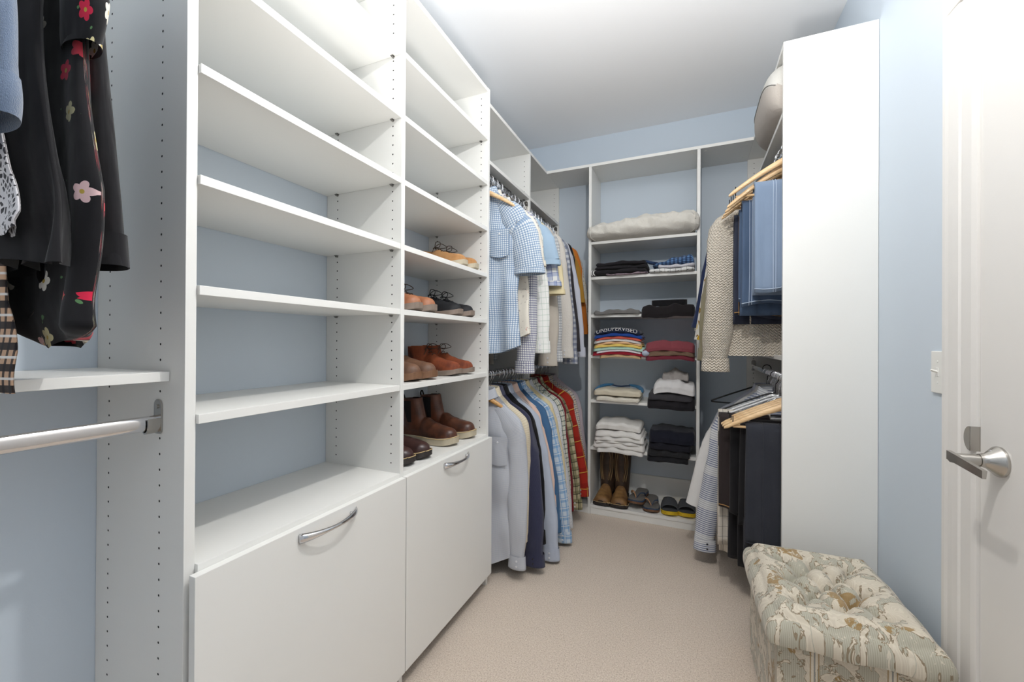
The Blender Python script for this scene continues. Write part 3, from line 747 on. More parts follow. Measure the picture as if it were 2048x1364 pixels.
# ---- lower left rod
LL_ = [
 ('pale grey micro-check long-sleeved shirt, nearest on the lower left rod', 'micro_grey', 1.890, dict(sl=.66, L=.935, out=-.004, near=True, pocket=True, W=.198, Wb=.175, Wh=.16, r0=.066, r1=.050, fold=1.2, slope=.95)),
 ('oatmeal striped long-sleeved shirt behind the pale grey one', 'oatmeal', 1.940, dict(sl=.70, L=.88, out=-.022, r1=.044, slope=.95)),
 ('dark slate corduroy long-sleeved shirt with snap cuffs', 'slate_denim', 1.985, dict(sl=.68, L=.86, out=.050, r0=.080, r1=.066, slope=.95, btn=M['btn_dark'])),
 ('black long-sleeved shirt between the slate and pale blue ones', 'black', 2.045, dict(sl=.60, L=.84, out=.045, slope=.9)),
 ('pale blue oxford long-sleeved shirt with a two-button cuff', 'oxford', 2.105, dict(sl=.70, L=.90, out=.088, r1=.064, slope=1.0)),
 ('peach long-sleeved shirt tucked behind the pale blue oxford', 'peach', 2.185, dict(sl=.46, L=.80, out=.075, r0=.055, r1=.032, slope=.95)),
 ('mid blue long-sleeved shirt on the lower left rod', 'mid_blue', 2.235, dict(sl=.62, L=.84, out=.07, slope=.9)),
 ('sky blue flannel plaid long-sleeved shirt on the lower left rod', 'sky_plaid', 2.305, dict(sl=.70, L=.86, out=.102, r0=.078, r1=.062, slope=.95)),
 ('cream long-sleeved shirt on the lower left rod', 'cream', 2.365, dict(sl=.66, L=.88, out=.07, slope=.85)),
 ('navy and white small-print long-sleeved shirt on the lower left rod', 'paisley', 2.425, dict(sl=.68, L=.86, out=.085, slope=.85)),
 ('white and dark green plaid long-sleeved shirt on the lower left rod', 'green_plaid', 2.515, dict(sl=.64, L=.86, out=.05, slope=.85)),
 ('maroon long-sleeved shirt between the green and olive plaids', 'maroon', 2.565, dict(sl=.64, L=.84, out=.05, slope=.85)),
 ('olive and tan plaid flannel shirt on the lower left rod', 'olive_plaid', 2.620, dict(sl=.64, L=.84, out=.095, slope=.85)),
 ('red plaid flannel shirt with yellow lines on the lower left rod', 'red_plaid', 2.745, dict(sl=.60, L=.82, out=.105, r0=.08, r1=.062, slope=.80)),
 ('white multicoloured plaid shirt behind the red plaid one', 'multi_plaid', 2.840, dict(sl=.60, L=.84, out=.072, slope=.75)),
 ('pink and grey striped shirt, last on the lower left rod', 'pink_stripe', 2.925, dict(sl=.60, L=.84, out=.070, slope=.75)),
]
for i, (lb, m, y, kw) in enumerate(LL_):
    rz = rg.uniform(-.05, .05)
    shirt(lb, F[m], XRL, y, ZRL, 200+i, rz=rz, group='shirts on the lower left rod', **kw)
    if i not in (0, 2): put_hanger('black' if i in (11, 13, 14) else 'wire', 'wire-hooked hanger holding a shirt on the lower left rod', XRL, y+.002, ZRL, rz, 'hangers on the lower left rod', half=.17)
put_hanger('wood2', 'amber wooden hanger in the open collar of the nearest pale grey shirt', XRL, 1.862, ZRL, 0, half=.12, drop=.06)
put_hanger('wood2', 'amber wooden hanger in the open collar of the dark slate shirt', XRL, 1.968, ZRL, .03, half=.12, drop=.06)
for k in range(8):
    y = 2.09+k*.042
    put_hanger('wire', 'wire-hooked hanger holding a shirt on the lower left rod', XRL, y+.013, ZRL, rg.uniform(-.12, .12), 'hangers on the lower left rod', half=.15)

# ---- near clothes left of the shelving (upper rod)
XN, ZN = -.995, 2.03
# ---- upper right rod
def right_g(lb, m, y, seed, zr=ZRU, grp='clothes on the upper right rod', hk='wire', **k):
    rz = k.pop('rz', rg.uniform(-.04, .04))
    g = shirt(lb, F[m], XRR, y, zr, seed, rz=rz, group=grp, **k)
    up = 'upper' if zr > 1.5 else 'lower'
    put_hanger(hk, 'hanger holding a garment on the %s right rod' % up, XRR, y+.002, zr, rz, 'hangers on the %s right rod' % up, half=.18)
    return g
right_g('chunky oatmeal knit cardigan with ribbed cuffs', 'knit', 2.285, 31, name='cardigan', cat='cardigan', W=.235, Wb=.24, Wh=.25, L=.92, tail=0, sl=.68, out=.035, r0=.088, r1=.066, th=.035, collar=False, slope=.9, yb=-.045, fold=1.2, cuff=True)
right_g('olive khaki corduroy shirt behind the knit cardigan', 'khaki_cord', 2.395, 32, W=.23, Wb=.24, Wh=.26, L=.86, sl=.64, out=.065, slope=.9)
right_g('white shirt with yellow flowers behind the khaki one', 'yellow_floral', 2.465, 33, name='blouse', cat='blouse', W=.22, Wb=.24, Wh=.27, L=.84, sl=.60, out=.09, slope=.9, collar=False, cuff=False)
right_g('navy blue jacket hanging behind the yellow floral shirt', 'navy', 2.545, 34, name='jacket', cat='jacket', W=.24, Wb=.25, Wh=.26, L=.82, sl=.52, out=.08, slope=.85, cuff=False)
right_g('black lace-hemmed top, farthest on the upper right rod', 'zebra', 2.66, 35, name='blouse', cat='blouse', W=.2, Wb=.24, Wh=.27, L=.86, sl=.58, out=.11, slope=.85, collar=False, cuff=False)

def folded_trousers(label, mat, x0, x1, y, ztop, zfront, zback, seed, seam=None, group=None, name='jeans', cat='jeans', th=.013, gap=.007):
    """trousers folded over a hanger bar: cloth goes up the front, over the bar and down the back"""
    rng = random.Random(seed); ph = [rng.uniform(0, 6.28) for _ in range(5)]
    g = thing(name, label, cat, ((x0+x1)/2, y, ztop), 0, group)
    hw = (x1-x0)/2; R = gap+th
    path = []
    for k in range(17): path.append((-R, -(zfront)*(1-k/16)-R*(k/16)*1.0, k/16))
    for k in range(1, 9): a = PI-PI*k/9; path.append((R*math.cos(a), -R+R*math.sin(a), 1))
    for k in range(17): path.append((R, -R-(zback-R)*(k/16), 1-k/16))
    n = len(path)-1
    def side(off):
        def f(a, v):
            k = min(n-1, int(v*n)); t = v*n-k
            y_, z_, q = [path[k][i]+(path[k+1][i]-path[k][i])*t for i in range(3)]
            sg = -1 if y_ < 0 else 1
            r = off/R if abs(y_) > 1e-6 else 0
            cy_ = y_*(1+r) if z_ > -R*1.2 else y_+sg*off
            cz = z_+off*max(0, (z_+R)/R) if z_ > -R else z_
            x = (a*2-1)*hw*(1+.02*math.sin(6*z_+ph[0])*(1-q)+.03*(1-q))
            A = .0055*(1-q)+.0010
            cy_ += A*math.sin(55*x+ph[1]+5*z_)+A*.8*math.sin(120*x+ph[2])+.006*(1-q)*math.sin(9*z_+ph[3])
            zz = cz-(.012*math.sin(21*x+ph[4])*(1-q)**6 if sg < 0 else 0)
            return (x, cy_, zz), (x, v*(zfront+zback))
        return f
    me = grid_me(side(th), 22, n)
    # close the slab: outer, inner and the joining edges
    me2 = grid_me(side(0), 22, n)
    bm = bmesh.new(); bm.from_mesh(me); o0 = len(bm.verts); bm.from_mesh(me2); bm.verts.ensure_lookup_table(); bm.faces.ensure_lookup_table()
    nf = 22*n
    bmesh.ops.reverse_faces(bm, faces=bm.faces[nf:])
    def V(i, j, o): return bm.verts[o+j*23+i]
    uvl = bm.loops.layers.uv.active
    def quad(a, b, c, d):
        f = bm.faces.new((a, b, c, d))
        for l in f.loops: l[uvl].uv = (l.vert.co.x, l.vert.co.z)
    for j in range(n):
        quad(V(0, j, 0), V(0, j+1, 0), V(0, j+1, o0), V(0, j, o0)); quad(V(22, j, 0), V(22, j, o0), V(22, j+1, o0), V(22, j+1, 0))
    for i in range(22):
        quad(V(i, 0, 0), V(i, 0, o0), V(i+1, 0, o0), V(i+1, 0, 0)); quad(V(i, n, 0), V(i+1, n, 0), V(i+1, n, o0), V(i, n, o0))
    bmesh.ops.recalc_face_normals(bm, faces=bm.faces)
    link('legs', mesh(bm), mat, g, True)
    if seam:
        fo = side(th+.0016)
        for xs in seam[1]:
            pts = [Vector(fo(xs, v/40)[0]) for v in range(0, 24)]
            link('seam', tube_me(pts, .0016, seg=5), seam[0], g, True)
        pts = [Vector(fo(i/22, .012)[0]) for i in range(23)]
        link('hem', tube_me(pts, .0022, seg=5), seam[0], g, True)
    return g
sd = F['stitch']
folded_trousers('light wash blue jeans folded over a wooden hanger by the tall white end panel', F['jeans_light'], .250, .475, 2.035, 1.853, .455, .47, 1, (sd, (.30, .345)))
folded_trousers('mid blue jeans hanging behind the light wash pair', F['jeans_mid'], .212, .45, 2.105, 1.80, .46, .50, 2, (sd, (.12, .16)))
folded_trousers('faded blue jeans between the mid blue and dark indigo pairs', F['jeans_mid'], .205, .45, 2.150, 1.775, .40, .46, 3, (sd, (.08,)))
folded_trousers('dark indigo jeans, farthest pair behind the other jeans', F['jeans_dark'], .190, .45, 2.195, 1.765, .47, .50, 4, (F['thread_orange'], (.07,)))
put_hanger('wood', 'pale wooden hanger with an empty bar, topmost by the white end panel', XRR+.005, 2.015, ZRU+.012, .0, half=.235, bar=False, drop=.125)
for i, (y, lb) in enumerate(((2.05, 'pale wooden hanger holding the light wash jeans'), (2.115, 'pale wooden hanger holding the mid blue jeans'), (2.165, 'pale wooden hanger holding the faded blue jeans'), (2.205, 'pale wooden hanger holding the dark indigo jeans'))):
    put_hanger('wood', lb, XRR-.004*i, y-.017, ZRU-.012-.002*i, 0, half=.235, bar=True, drop=.145)

# ---- lower right rod
tr = 'trousers folded over hangers on the lower right rod'
folded_trousers('black trousers folded over the nearest wooden hanger on the lower right rod', F['blackpant'], .222, .47, 2.035, .825, .50, .56, 11, (F['blackpant'], (.25, .5)), name='trousers', cat='trousers')
folded_trousers('black trousers behind the nearest black pair on the lower right rod', F['black'], .205, .46, 2.085, .83, .46, .66, 12, name='trousers', cat='trousers')
folded_trousers('dark brown twill trousers on the lower right rod', F['brown'], .128, .33, 2.175, .838, .43, .44, 13, (F['thread_orange'], (.42,)), name='trousers', cat='trousers')
folded_trousers('black trousers between the brown pair and the striped shirts', F['black'], .17, .40, 2.135, .80, .40, .62, 14, name='trousers', cat='trousers')
folded_trousers('ivory trousers with black pinstripes and a turned-up hem', F['stripe_beige'], .128, .34, 2.225, .845, .635, .60, 15, name='trousers', cat='trousers')
folded_trousers('ivory pinstriped trousers behind the first ivory pair', F['stripe_beige'], .135, .30, 2.27, .84, .66, .66, 16, name='trousers', cat='trousers')
for i, (y, lb) in enumerate(((2.02, 'pale wooden hanger, nearest on the lower right rod'), (2.062, 'pale wooden hanger, second from the front on the lower right rod'), (2.10, 'pale wooden hanger, third from the front on the lower right rod'), (2.14, 'pale wooden hanger, fourth from the front on the lower right rod'))):
    put_hanger('wood', lb, XRR-.004*i, y-.004-.006*i, ZRRL, (.03, -.02, -.07, -.12)[i], half=.245, bar=True, drop=.115)
put_hanger('white', 'white plastic hanger behind the wooden ones on the lower right rod', XRR, 2.20, ZRRL, 0, half=.23)
put_hanger('white', 'white plastic hanger in front of the striped shirt', XRR, 2.27, ZRRL, .04, half=.235)
put_hanger('blackhook', 'black plastic hanger above the striped shirt, second from the back', XRR, 2.36, ZRRL, 0, half=.235)
put_hanger('blackhook', 'black plastic hanger standing highest near the back on the lower right rod', XRR, 2.60, ZRRL+.02, 0, half=.26)
kw = dict(zr=ZRRL, grp='shirts on the lower right rod')
right_g('blue and white horizontally striped long-sleeved shirt on the lower right rod', 'stripe_blue', 2.42, 41, W=.225, Wb=.22, Wh=.25, L=.80, sl=.655, out=.082, r1=.058, slope=.8, btn=M['btn_dark'], **kw)
right_g('white long-sleeved shirt behind the striped one', 'white', 2.50, 42, W=.23, Wb=.24, Wh=.30, L=.80, sl=.50, out=.12, slope=.8, cuff=False, **kw)
right_g('pale blue long-sleeved shirt, farthest on the lower right rod', 'lavender', 2.59, 43, W=.22, Wb=.22, Wh=.24, L=.78, sl=.60, out=.07, slope=.8, **kw)
for k in range(17):
    put_hanger('wire', 'empty wire-hooked hanger crowded on the lower right rod', XRR, 2.06+k*.028, ZRRL, rg.uniform(-.12, .12), 'empty hangers on the lower right rod', half=.15)
for k in range(4):
    put_hanger('wire', 'wire-hooked hanger on the upper right rod behind the jeans', XRR, 2.24+k*.05, ZRU, rg.uniform(-.1, .1), 'bare hangers on the upper right rod', half=.15)
# ---------------------------------------------------------------- garments at the left edge, shaped one by one
def drape(name, label, cat, mat, y, prof, seed, th=.016, rz=0, fold=1., zr=ZN, x=XN, hemwave=.006, k1=34, part='body', parent=None):
    """hung cloth whose edges follow prof = [(dz, left x, right x), ...]"""
    rng = random.Random(seed); ph = [rng.uniform(0, 6.28) for _ in range(6)]
    g = parent or thing(name, label, cat, (x, y, zr), rz)
    n = len(prof)-1
    def f(a, v):
        q = v*n; k = min(n-1, int(q)); t = q-k; t2 = t
        p0, p1 = prof[k], prof[k+1]; dz = p0[0]+(p1[0]-p0[0])*t2; xl = p0[1]+(p1[1]-p0[1])*t2; xr = p0[2]+(p1[2]-p0[2])*t2
        s = a*2*PI; u = math.copysign(abs(math.cos(s))**.75, math.cos(s)); sd_ = math.copysign(abs(math.sin(s))**.7, math.sin(s))
        xx = (xl+xr)/2+u*(xr-xl)/2
        A = fold*(.001+.008*v)*(1-abs(u)**8)
        yy = sd_*th*(.4+.6*sm(0, .3, v))+A*(math.sin(k1*xx+ph[0]+1.5*v)+.5*math.sin(2.1*k1*xx+ph[1]))+.003*math.sin(14*v+ph[2])
        zz = dz+hemwave*v**6*math.sin(40*xx+ph[3])+(-.01*(1-abs(u)) if v > .97 else 0)
        return (xx, yy, zz), (xx+(.5 if sd_ > 0 else 0), zz)
    link(part, grid_me(f, 60, 46, True), mat, g, True)
    return g
hk = 'wire-hooked hanger on the rod left of the tall shelving'
for y in (.336, .306, .270, .240, .222): put_hanger('wire', hk, XN, y, ZN, 0, 'hangers left of the tall shelving', half=.13)
g = drape('blouse', 'black blouse printed with red and white flowers, with a curved hem', 'blouse', F['floral_black'], .306,
  [(-.09, -.06, .06), (-.16, -.13, .13), (-.35, -.15, .160), (-.50, -.14, .188), (-.64, -.12, .222), (-.72, -.10, .214), (-.79, -.055, .206), (-.835, -.005, .212), (-.862, .07, .13)], 11, th=.018, fold=1.2)
def tube_sleeve(g, pts, rr, mat, name='sleeve', flat=.5):
    P = spline([Vector(p) for p in pts], 10); n = len(P)-1; m = len(rr)-1
    def f(a, v):
        k = min(n-1, int(v*n)); t = v*n-k; p = P[k].lerp(P[k+1], t); q = v*m; j = min(m-1, int(q)); r = rr[j]+(rr[j+1]-rr[j])*(q-j)
        s = a*2*PI; r *= 1+.06*math.sin(3*s+9*v)
        return (p.x+math.cos(s)*r, p.y+math.sin(s)*r*flat, p.z), (a*2*PI*.05+.8, p.z)
    o = link(name, grid_me(f, 26, 34, True), mat, g, True)
    def h(a, v):
        s = a*2*PI; r = rr[-1]*(1-.10*v); p = P[-1]
        return (p.x+math.cos(s)*r, p.y+math.sin(s)*r*flat, p.z+.05*v), (a*.3, v*.05)
    link('sleeve_lining', grid_me(h, 26, 4, True), mat, o, True)
    return o
tube_sleeve(g, [(.125, -.004, -.17), (.155, -.002, -.27), (.172, 0, -.36), (.168, 0, -.425)], [.020, .036, .044, .036], F['floral_black'])
g = drape('blouse', 'plain black flared-sleeve top seen behind the black floral blouse', 'blouse', F['black'], .338,
  [(-.09, -.05, .05), (-.2, -.13, .12), (-.5, -.13, .10), (-.66, -.14, .09)], 12, th=.014)
tube_sleeve(g, [(.10, 0, -.18), (.118, 0, -.40), (.138, 0, -.60), (.150, 0, -.742)], [.018, .026, .036, .052], F['black'])
drape('blouse', 'plain black blouse between the floral blouse and the blue fleece', 'blouse', F['black'], .270,
  [(-.09, -.05, .05), (-.18, -.12, .115), (-.37, -.14, .146), (-.60, -.15, .180), (-.745, -.16, .218)], 16, th=.013, fold=1.6, k1=60)
drape('camisole', 'shiny black camisole just below the plain black blouse', 'blouse', mottled('black_satin', srgb(20, 20, 24), .28, .1, 8, .4, 30), .292,
  [(-.10, -.03, .03), (-.3, -.10, .08), (-.6, -.12, .10), (-.79, -.13, .10), (-.82, -.09, .06)], 19, th=.008, fold=1.0)
drape('blouse', 'white crochet lace top just left of the black blouses', 'blouse', F['lace'], .240,
  [(-.09, -.05, .05), (-.2, -.13, .10), (-.45, -.15, .10), (-.62, -.16, .150), (-.685, -.16, .184), (-.705, -.16, .178)], 13, th=.006, fold=.5)
drape('tunic', 'black and tan geometric-print tunic, hanging lowest at the left edge', 'blouse', F['aztec'], .2555,
  [(-.09, -.05, .05), (-.2, -.12, .08), (-.5, -.14, .08), (-.80, -.16, .098), (-.87, -.16, .125), (-.925, -.16, .128)], 14, th=.005, fold=.4)
g = drape('fleece_top', 'dusty blue fleece top with a short cuffed sleeve at the left edge', 'top', F['fleece_blue'], .222,
  [(-.09, -.05, .05), (-.2, -.14, .15), (-.5, -.16, .17), (-.60, -.16, .16)], 15, th=.008)
o = tube_sleeve(g, [(.145, -.006, -.19), (.170, -.010, -.32), (.186, -.010, -.45), (.196, -.010, -.565)], [.026, .046, .050, .053], F['fleece_blue'], flat=.38)
def _c(a, v):
    s = a*2*PI; r = .0545+.003*math.sin(v*PI); return (.1945+math.cos(s)*r, -.010+math.sin(s)*r*.38, -.535-.05*v), (a*.3, v*.05)
link('sleeve_cuff', grid_me(_c, 26, 8, True), F['fleece_blue'], o, True)

# ---------------------------------------------------------------- shoes
def leather(name, c, c2=None, rough=.45, sc=14):
    t = NT(name); v = t.obj(); n = t.noise(v, sc, 4, .6); c2 = c2 or tuple(x*.5 for x in c[:3])+(1,)
    t.bump(t.noise(v, 500, 2), .15, .0006)
    return t.done(t.ramp(n, [(.32, c2), (.62, c)]), rough)
M['suede_tan'] = leather('tan_suede', srgb(198, 150, 100), srgb(168, 118, 70), .85)
M['suede_rust'] = leather('rust_suede', srgb(156, 78, 42), srgb(92, 42, 26), .8)
M['brown_tan'] = leather('worn_tan_leather', srgb(190, 128, 90), srgb(150, 92, 62), .5)
M['brown_worn'] = leather('worn_brown_leather', srgb(134, 96, 72), srgb(92, 66, 52), .55)
M['chelsea'] = leather('chestnut_brown_leather', srgb(112, 66, 46), srgb(44, 28, 24), .36, 11)
M['loafer'] = leather('dark_oxblood_leather', srgb(78, 50, 46), srgb(48, 30, 30), .32)
M['blackl'] = leather('black_nubuck', srgb(30, 32, 38), srgb(16, 17, 20), .7)
M['western_foot'] = leather('tan_worn_western_leather', srgb(150, 112, 66), srgb(104, 72, 42), .55, 16)
M['western_shaft'] = leather('dark_brown_western_leather', srgb(72, 52, 38), srgb(44, 32, 24), .5)
M['sole_cream'] = mottled('cream_crepe_sole', srgb(196, 184, 160), .7, .15, 30)
M['sole_grey'] = mottled('grey_brown_sole', srgb(140, 124, 112), .7, .2, 40)
M['sole_brown'] = mottled('stacked_brown_sole', srgb(128, 92, 66), .6, .2, 60)
M['sole_dark'] = mottled('dark_rubber_sole', srgb(52, 46, 44), .6, .15, 30)
M['welt'] = mottled('welt_stitching', srgb(206, 178, 130), .7)
M['lacedark'] = mottled('dark_brown_lace', srgb(74, 56, 44), .7)
M['laceblk'] = mottled('black_lace', srgb(22, 22, 24), .7)
M['elastic'] = mottled('black_elastic', srgb(34, 32, 34), .85, .2, 60, .5, 900)
M['insole'] = mottled('tan_lining', srgb(176, 140, 104), .8)
def wprof(s, L, sq=0):
    # half width along the foot, s = 0 toe .. 1 heel
    toe = math.sqrt(max(0, 1-(1-min(1, s/.16))**(2.2+sq*3))) if s < .16 else 1
    heel = math.sqrt(max(0, 1-((s-.86)/.14)**2)) if s > .86 else 1
    base = .0475-.0145*sm(.34, .62, s)+.003*sm(.7, .9, s)
    base = base*(.90+.10*sm(0, .3, s)) if not sq else base
    return base*toe*heel*L/.30
def shoe_upper(L, z0, hs, shaft, sq, seed, inner=True):
    """dome of the foot plus an open shaft, fused by remeshing"""
    def f(a, v):
        s = .004+.992*v; w = max(.002, wprof(s, L, sq)-.002)
        h = 0; m = len(hs)-1; q = s*m; k = min(m-1, int(q)); h = hs[k]+(hs[k+1]-hs[k])*sm(0, 1, q-k)
        e = math.sqrt(max(.0, min(1, s/.05))); h = h*(.55+.45*e) 
        an = a*2*PI
        c, sn = math.cos(an), math.sin(an)
        yy = math.copysign(abs(c)**.8, c)*w*(1 if sn < 0 else (1-.10*sn)); zz = z0+(h*abs(sn)**.85 if sn > 0 else -.006*abs(sn))
        return (-s*L, yy, zz), (0, 0)
    me = grid_me(f, 26, 40, True)
    bm = bmesh.new(); bm.from_mesh(me)
    bmesh.ops.holes_fill(bm, edges=[e for e in bm.edges if e.is_boundary], sides=0)
    (zt, cx0, cx1, rx0, rx1, ry0, ry1, tilt) = shaft
    zb = z0+.022; N = 28; rows = []
    def ring(z, k, ins, dz=0):
        out = []
        for i in range(N):
            an = 2*PI*i/N; cx = cx0+(cx1-cx0)*k; rx = rx0+(rx1-rx0)*k-ins; ry = ry0+(ry1-ry0)*k-ins
            x = cx+rx*math.cos(an); out.append(bm.verts.new((x, ry*math.sin(an), z+tilt*math.cos(an)*k)))
        return out
    K = [0, .25, .5, .75, 1]
    R = [ring(zb+(zt-zb)*k, k**.8, 0) for k in K]+[ring(zt-(zt-zb)*(1-k)*0-(zt-zb)*(1-k), k**.8, .0045) for k in (1, .7, .4)]
    for i in range(len(R)-1):
        for j in range(N): bm.faces.new((R[i][j], R[i][(j+1) % N], R[i+1][(j+1) % N], R[i+1][j]))
    bm.faces.new(R[0]); bm.faces.new(list(reversed(R[-1])))
    bmesh.ops.recalc_face_normals(bm, faces=bm.faces)
    return mesh(bm)
def sole_me(L, z0, z1, out, sq, heel=0):
    n = 44; loop = []
    for i in range(n): 
        s = i/(n-1); s = .5-.5*math.cos(PI*s); loop.append((-s*L, s))
    top = [(x+(out if s < .5 else -out)*(1 if (s < .02 or s > .98) else 0), wprof(max(.001, min(.999, s)), L, sq)+out) for x, s in loop]
    pl = [(x, w) for x, w in top]+[(x, -w) for x, w in reversed(top)]
    vs_, fs = [], []; m = len(pl)
    for z, k in ((z0, .0), (z0+.0015, 1), (z1-.001, 1), (z1, .0)):
        for x, y in pl:
            spring = .010*max(0, 1-(-x)/(L*.22))**2
            vs_.append((x-(.0 if k else .0), y-(0 if k else math.copysign(.0012, y)), z+spring))
    for r in range(3):
        for i in range(m): fs.append((r*m+i, r*m+(i+1) % m, (r+1)*m+(i+1) % m, (r+1)*m+i))
    fs.append(tuple(reversed(range(m)))); fs.append(tuple(range(3*m, 4*m)))
    me = bpy.data.meshes.new('s'); me.from_pydata(vs_, [], fs)
    return me
SH_CACHE = {}
def remeshed(me, vox, it=4):
    o = bpy.data.objects.new('tmp', me); C.objects.link(o)
    m = o.modifiers.new('r', 'REMESH'); m.mode = 'VOXEL'; m.voxel_size = vox
    m2 = o.modifiers.new('s', 'SMOOTH'); m2.iterations = it; m2.factor = .5
    dg = bpy.context.evaluated_depsgraph_get(); me2 = bpy.data.meshes.new_from_object(o.evaluated_get(dg))
    bpy.data.objects.remove(o); return me2
def shoe(kind, label, x, y, z, rz=0, mir=1):
    """toe points along local +x; origin under the toe tip"""
    S = dict(
     lace=dict(L=.292, st=.022, hs=[.030, .040, .046, .056, .068, .060, .052, .050, .048], shaft=(.088, -.215, -.222, .050, .048, .030, .031, -.006), up='suede_tan', so='sole_cream', sq=0),
     lace2=dict(L=.290, st=.024, hs=[.030, .040, .046, .054, .064, .060, .052, .050, .048], shaft=(.088, -.212, -.218, .050, .050, .030, .031, -.004), up='brown_tan', so='sole_grey', sq=0),
     black=dict(L=.290, st=.022, hs=[.030, .038, .044, .054, .070, .060, .052, .050, .048], shaft=(.092, -.215, -.222, .052, .048, .031, .032, -.006), up='blackl', so='sole_grey', sq=0),
     slip=dict(L=.290, st=.022, hs=[.030, .040, .046, .054, .066, .062, .055, .050, .048], shaft=(.100, -.215, -.222, .055, .048, .033, .032, -.004), up='brown_worn', so='sole_brown', sq=0),
     chukka=dict(L=.290, st=.022, hs=[.030, .040, .046, .058, .075, .070, .060, .052, .050], shaft=(.130, -.212, -.228, .060, .050, .034, .033, .003), up='suede_rust', so='sole_grey', sq=0),
     chelsea=dict(L=.300, st=.026, hs=[.034, .044, .050, .060, .078, .072, .062, .054, .050], shaft=(.192, -.212, -.240, .066, .052, .036, .040, .004), up='chelsea', so='sole_cream', sq=0),
     loafer=dict(L=.292, st=.020, hs=[.028, .038, .044, .050, .060, .060, .052, .050, .048], shaft=(.082, -.205, -.215, .060, .052, .032, .032, -.004), up='loafer', so='sole_dark', sq=0),
     western=dict(L=.300, st=.018, hs=[.026, .042, .052, .064, .085, .080, .062, .054, .050], shaft=(.352, -.205, -.225, .062, .066, .040, .058, -.008), up='western_shaft', so='sole_dark', sq=1),
    )[kind]
    g = thing('boot' if kind in ('chelsea', 'western', 'chukka') else 'shoe', label, 'boot' if kind in ('chelsea', 'western', 'chukka') else 'shoe', (x, y, z), rz)
    L = S['L']; st_ = S['st']; heelh = .012 if kind in ('loafer', 'western', 'chelsea', 'slip') else 0
    if kind not in SH_CACHE: SH_CACHE[kind] = remeshed(shoe_upper(L, st_+heelh*.4, S['hs'], S['shaft'], S['sq'], 1), .0034, 5), sole_me(L, .0015, st_+heelh*.4, .004, S['sq'])
    um, sm_ = SH_CACHE[kind]
    u = link('upper', um if um.users == 0 else um, M[S['up']] if not um.materials else None, g, True)
    so = link('sole', sm_, M[S['so']] if not sm_.materials else None, g)
    # dark opening lining
    zt, cx0, cx1, rx0, rx1, ry0, ry1, tl = S['shaft']
    bm = bmesh.new(); vv = [bm.verts.new((cx1+(rx1-.006)*math.cos(2*PI*i/24), (ry1-.006)*math.sin(2*PI*i/24), zt-(.020 if zt < .15 else .05))) for i in range(24)]; bm.faces.new(vv)
    link('lining', mesh(bm), M['insole'] if kind in ('chukka', 'lace') else M['elastic'], g)
    def top(s): 
        hs = S['hs']; m = len(hs)-1; q = s*m; k = min(m-1, int(q)); return st_+heelh*.4+hs[k]+(hs[k+1]-hs[k])*sm(0, 1, q-k)
    if kind in ('lace', 'lace2', 'black', 'chukka'):
        lm = M['laceblk'] if kind == 'black' else M['lacedark']
        a0, a1, nn = (.36, .56, 5) if kind != 'chukka' else (.46, .60, 3)
        pts = []
        for i in range(nn):
            s = a0+(a1-a0)*i/(nn-1); zz = top(s)+.0025+(.022*(i/(nn-1))**2 if kind == 'chukka' else .010*(i/(nn-1))**2); sgn = 1 if i % 2 == 0 else -1
            link('lace', tube_me([(-s*L, -.017, zz-.006), (-s*L-.002, -.008, zz), (-(s+.02)*L, .008, zz+.001), (-(s+.02)*L, .017, zz-.005)], .0019, seg=6), lm, g, True)
        zz = zz+.003; bx = -(a1+.01)*L
        bow = spline([(bx, 0, zz), (bx+.02, -.020, zz+.018), (bx+.050, -.030, zz+.012), (bx+.040, -.022, zz-.006), (bx+.005, -.002, zz+.002), (bx+.018, .018, zz+.020), (bx+.045, .030, zz+.004), (bx+.02, .014, zz-.004), (bx, 0, zz)], 6)
        link('lace', tube_me(bow, .0017, seg=6), lm, g, True)
        link('lace', tube_me(spline([(bx, 0, zz), (bx+.02, -.028, zz-.004), (bx+.015, -.040, zz-.030)], 6), .0017, seg=6), lm, g, True)
    if kind == 'chelsea':
        for sd_ in (-1, 1):
            def f(a, v):
                zz = .088+(.182-.088)*v; k = max(0, min(1, (zz-.048)/(zt-.048)))**.8
                w_ = .010+.016*v; an = sd_*(PI/2)+(a-.5)*2*(w_/.06)*-1
                cx = cx0+(cx1-cx0)*k; rx = rx0+(rx1-rx0)*k+.0012; ry = ry0+(ry1-ry0)*k+.0012
                return (cx+rx*math.cos(an), ry*math.sin(an), zz), (a, v)
            link('elastic_gusset', grid_me(f, 10, 12), M['elastic'], g, True)
        link('pull_tab', tube_me(spline([(cx1-rx1+.004, 0, zt-.02), (cx1-rx1-.006, 0, zt), (cx1-rx1+.002, 0, zt+.016), (cx1-rx1+.012, 0, zt-.004)], 5), .006, seg=8, flat=.3, up=(1, 0, 0)), M['elastic'], g, True)
    if kind in ('chelsea', 'loafer', 'western'):
        pts = []
        for i in range(60):
            s = .5-.5*math.cos(PI*(i/59)); s = s*.62+.002
            pts.append(Vector((-s*L+(.0045 if s < .01 else 0), -(wprof(s, L, S['sq'])+.0045), st_+heelh*.4-.001+.010*max(0, 1-s/.22)**2)))
        pts = list(reversed(pts))+[Vector((p.x, -p.y, p.z)) for p in pts]
        link('welt', tube_me(pts, .0017, seg=5), M['welt'], g, True)
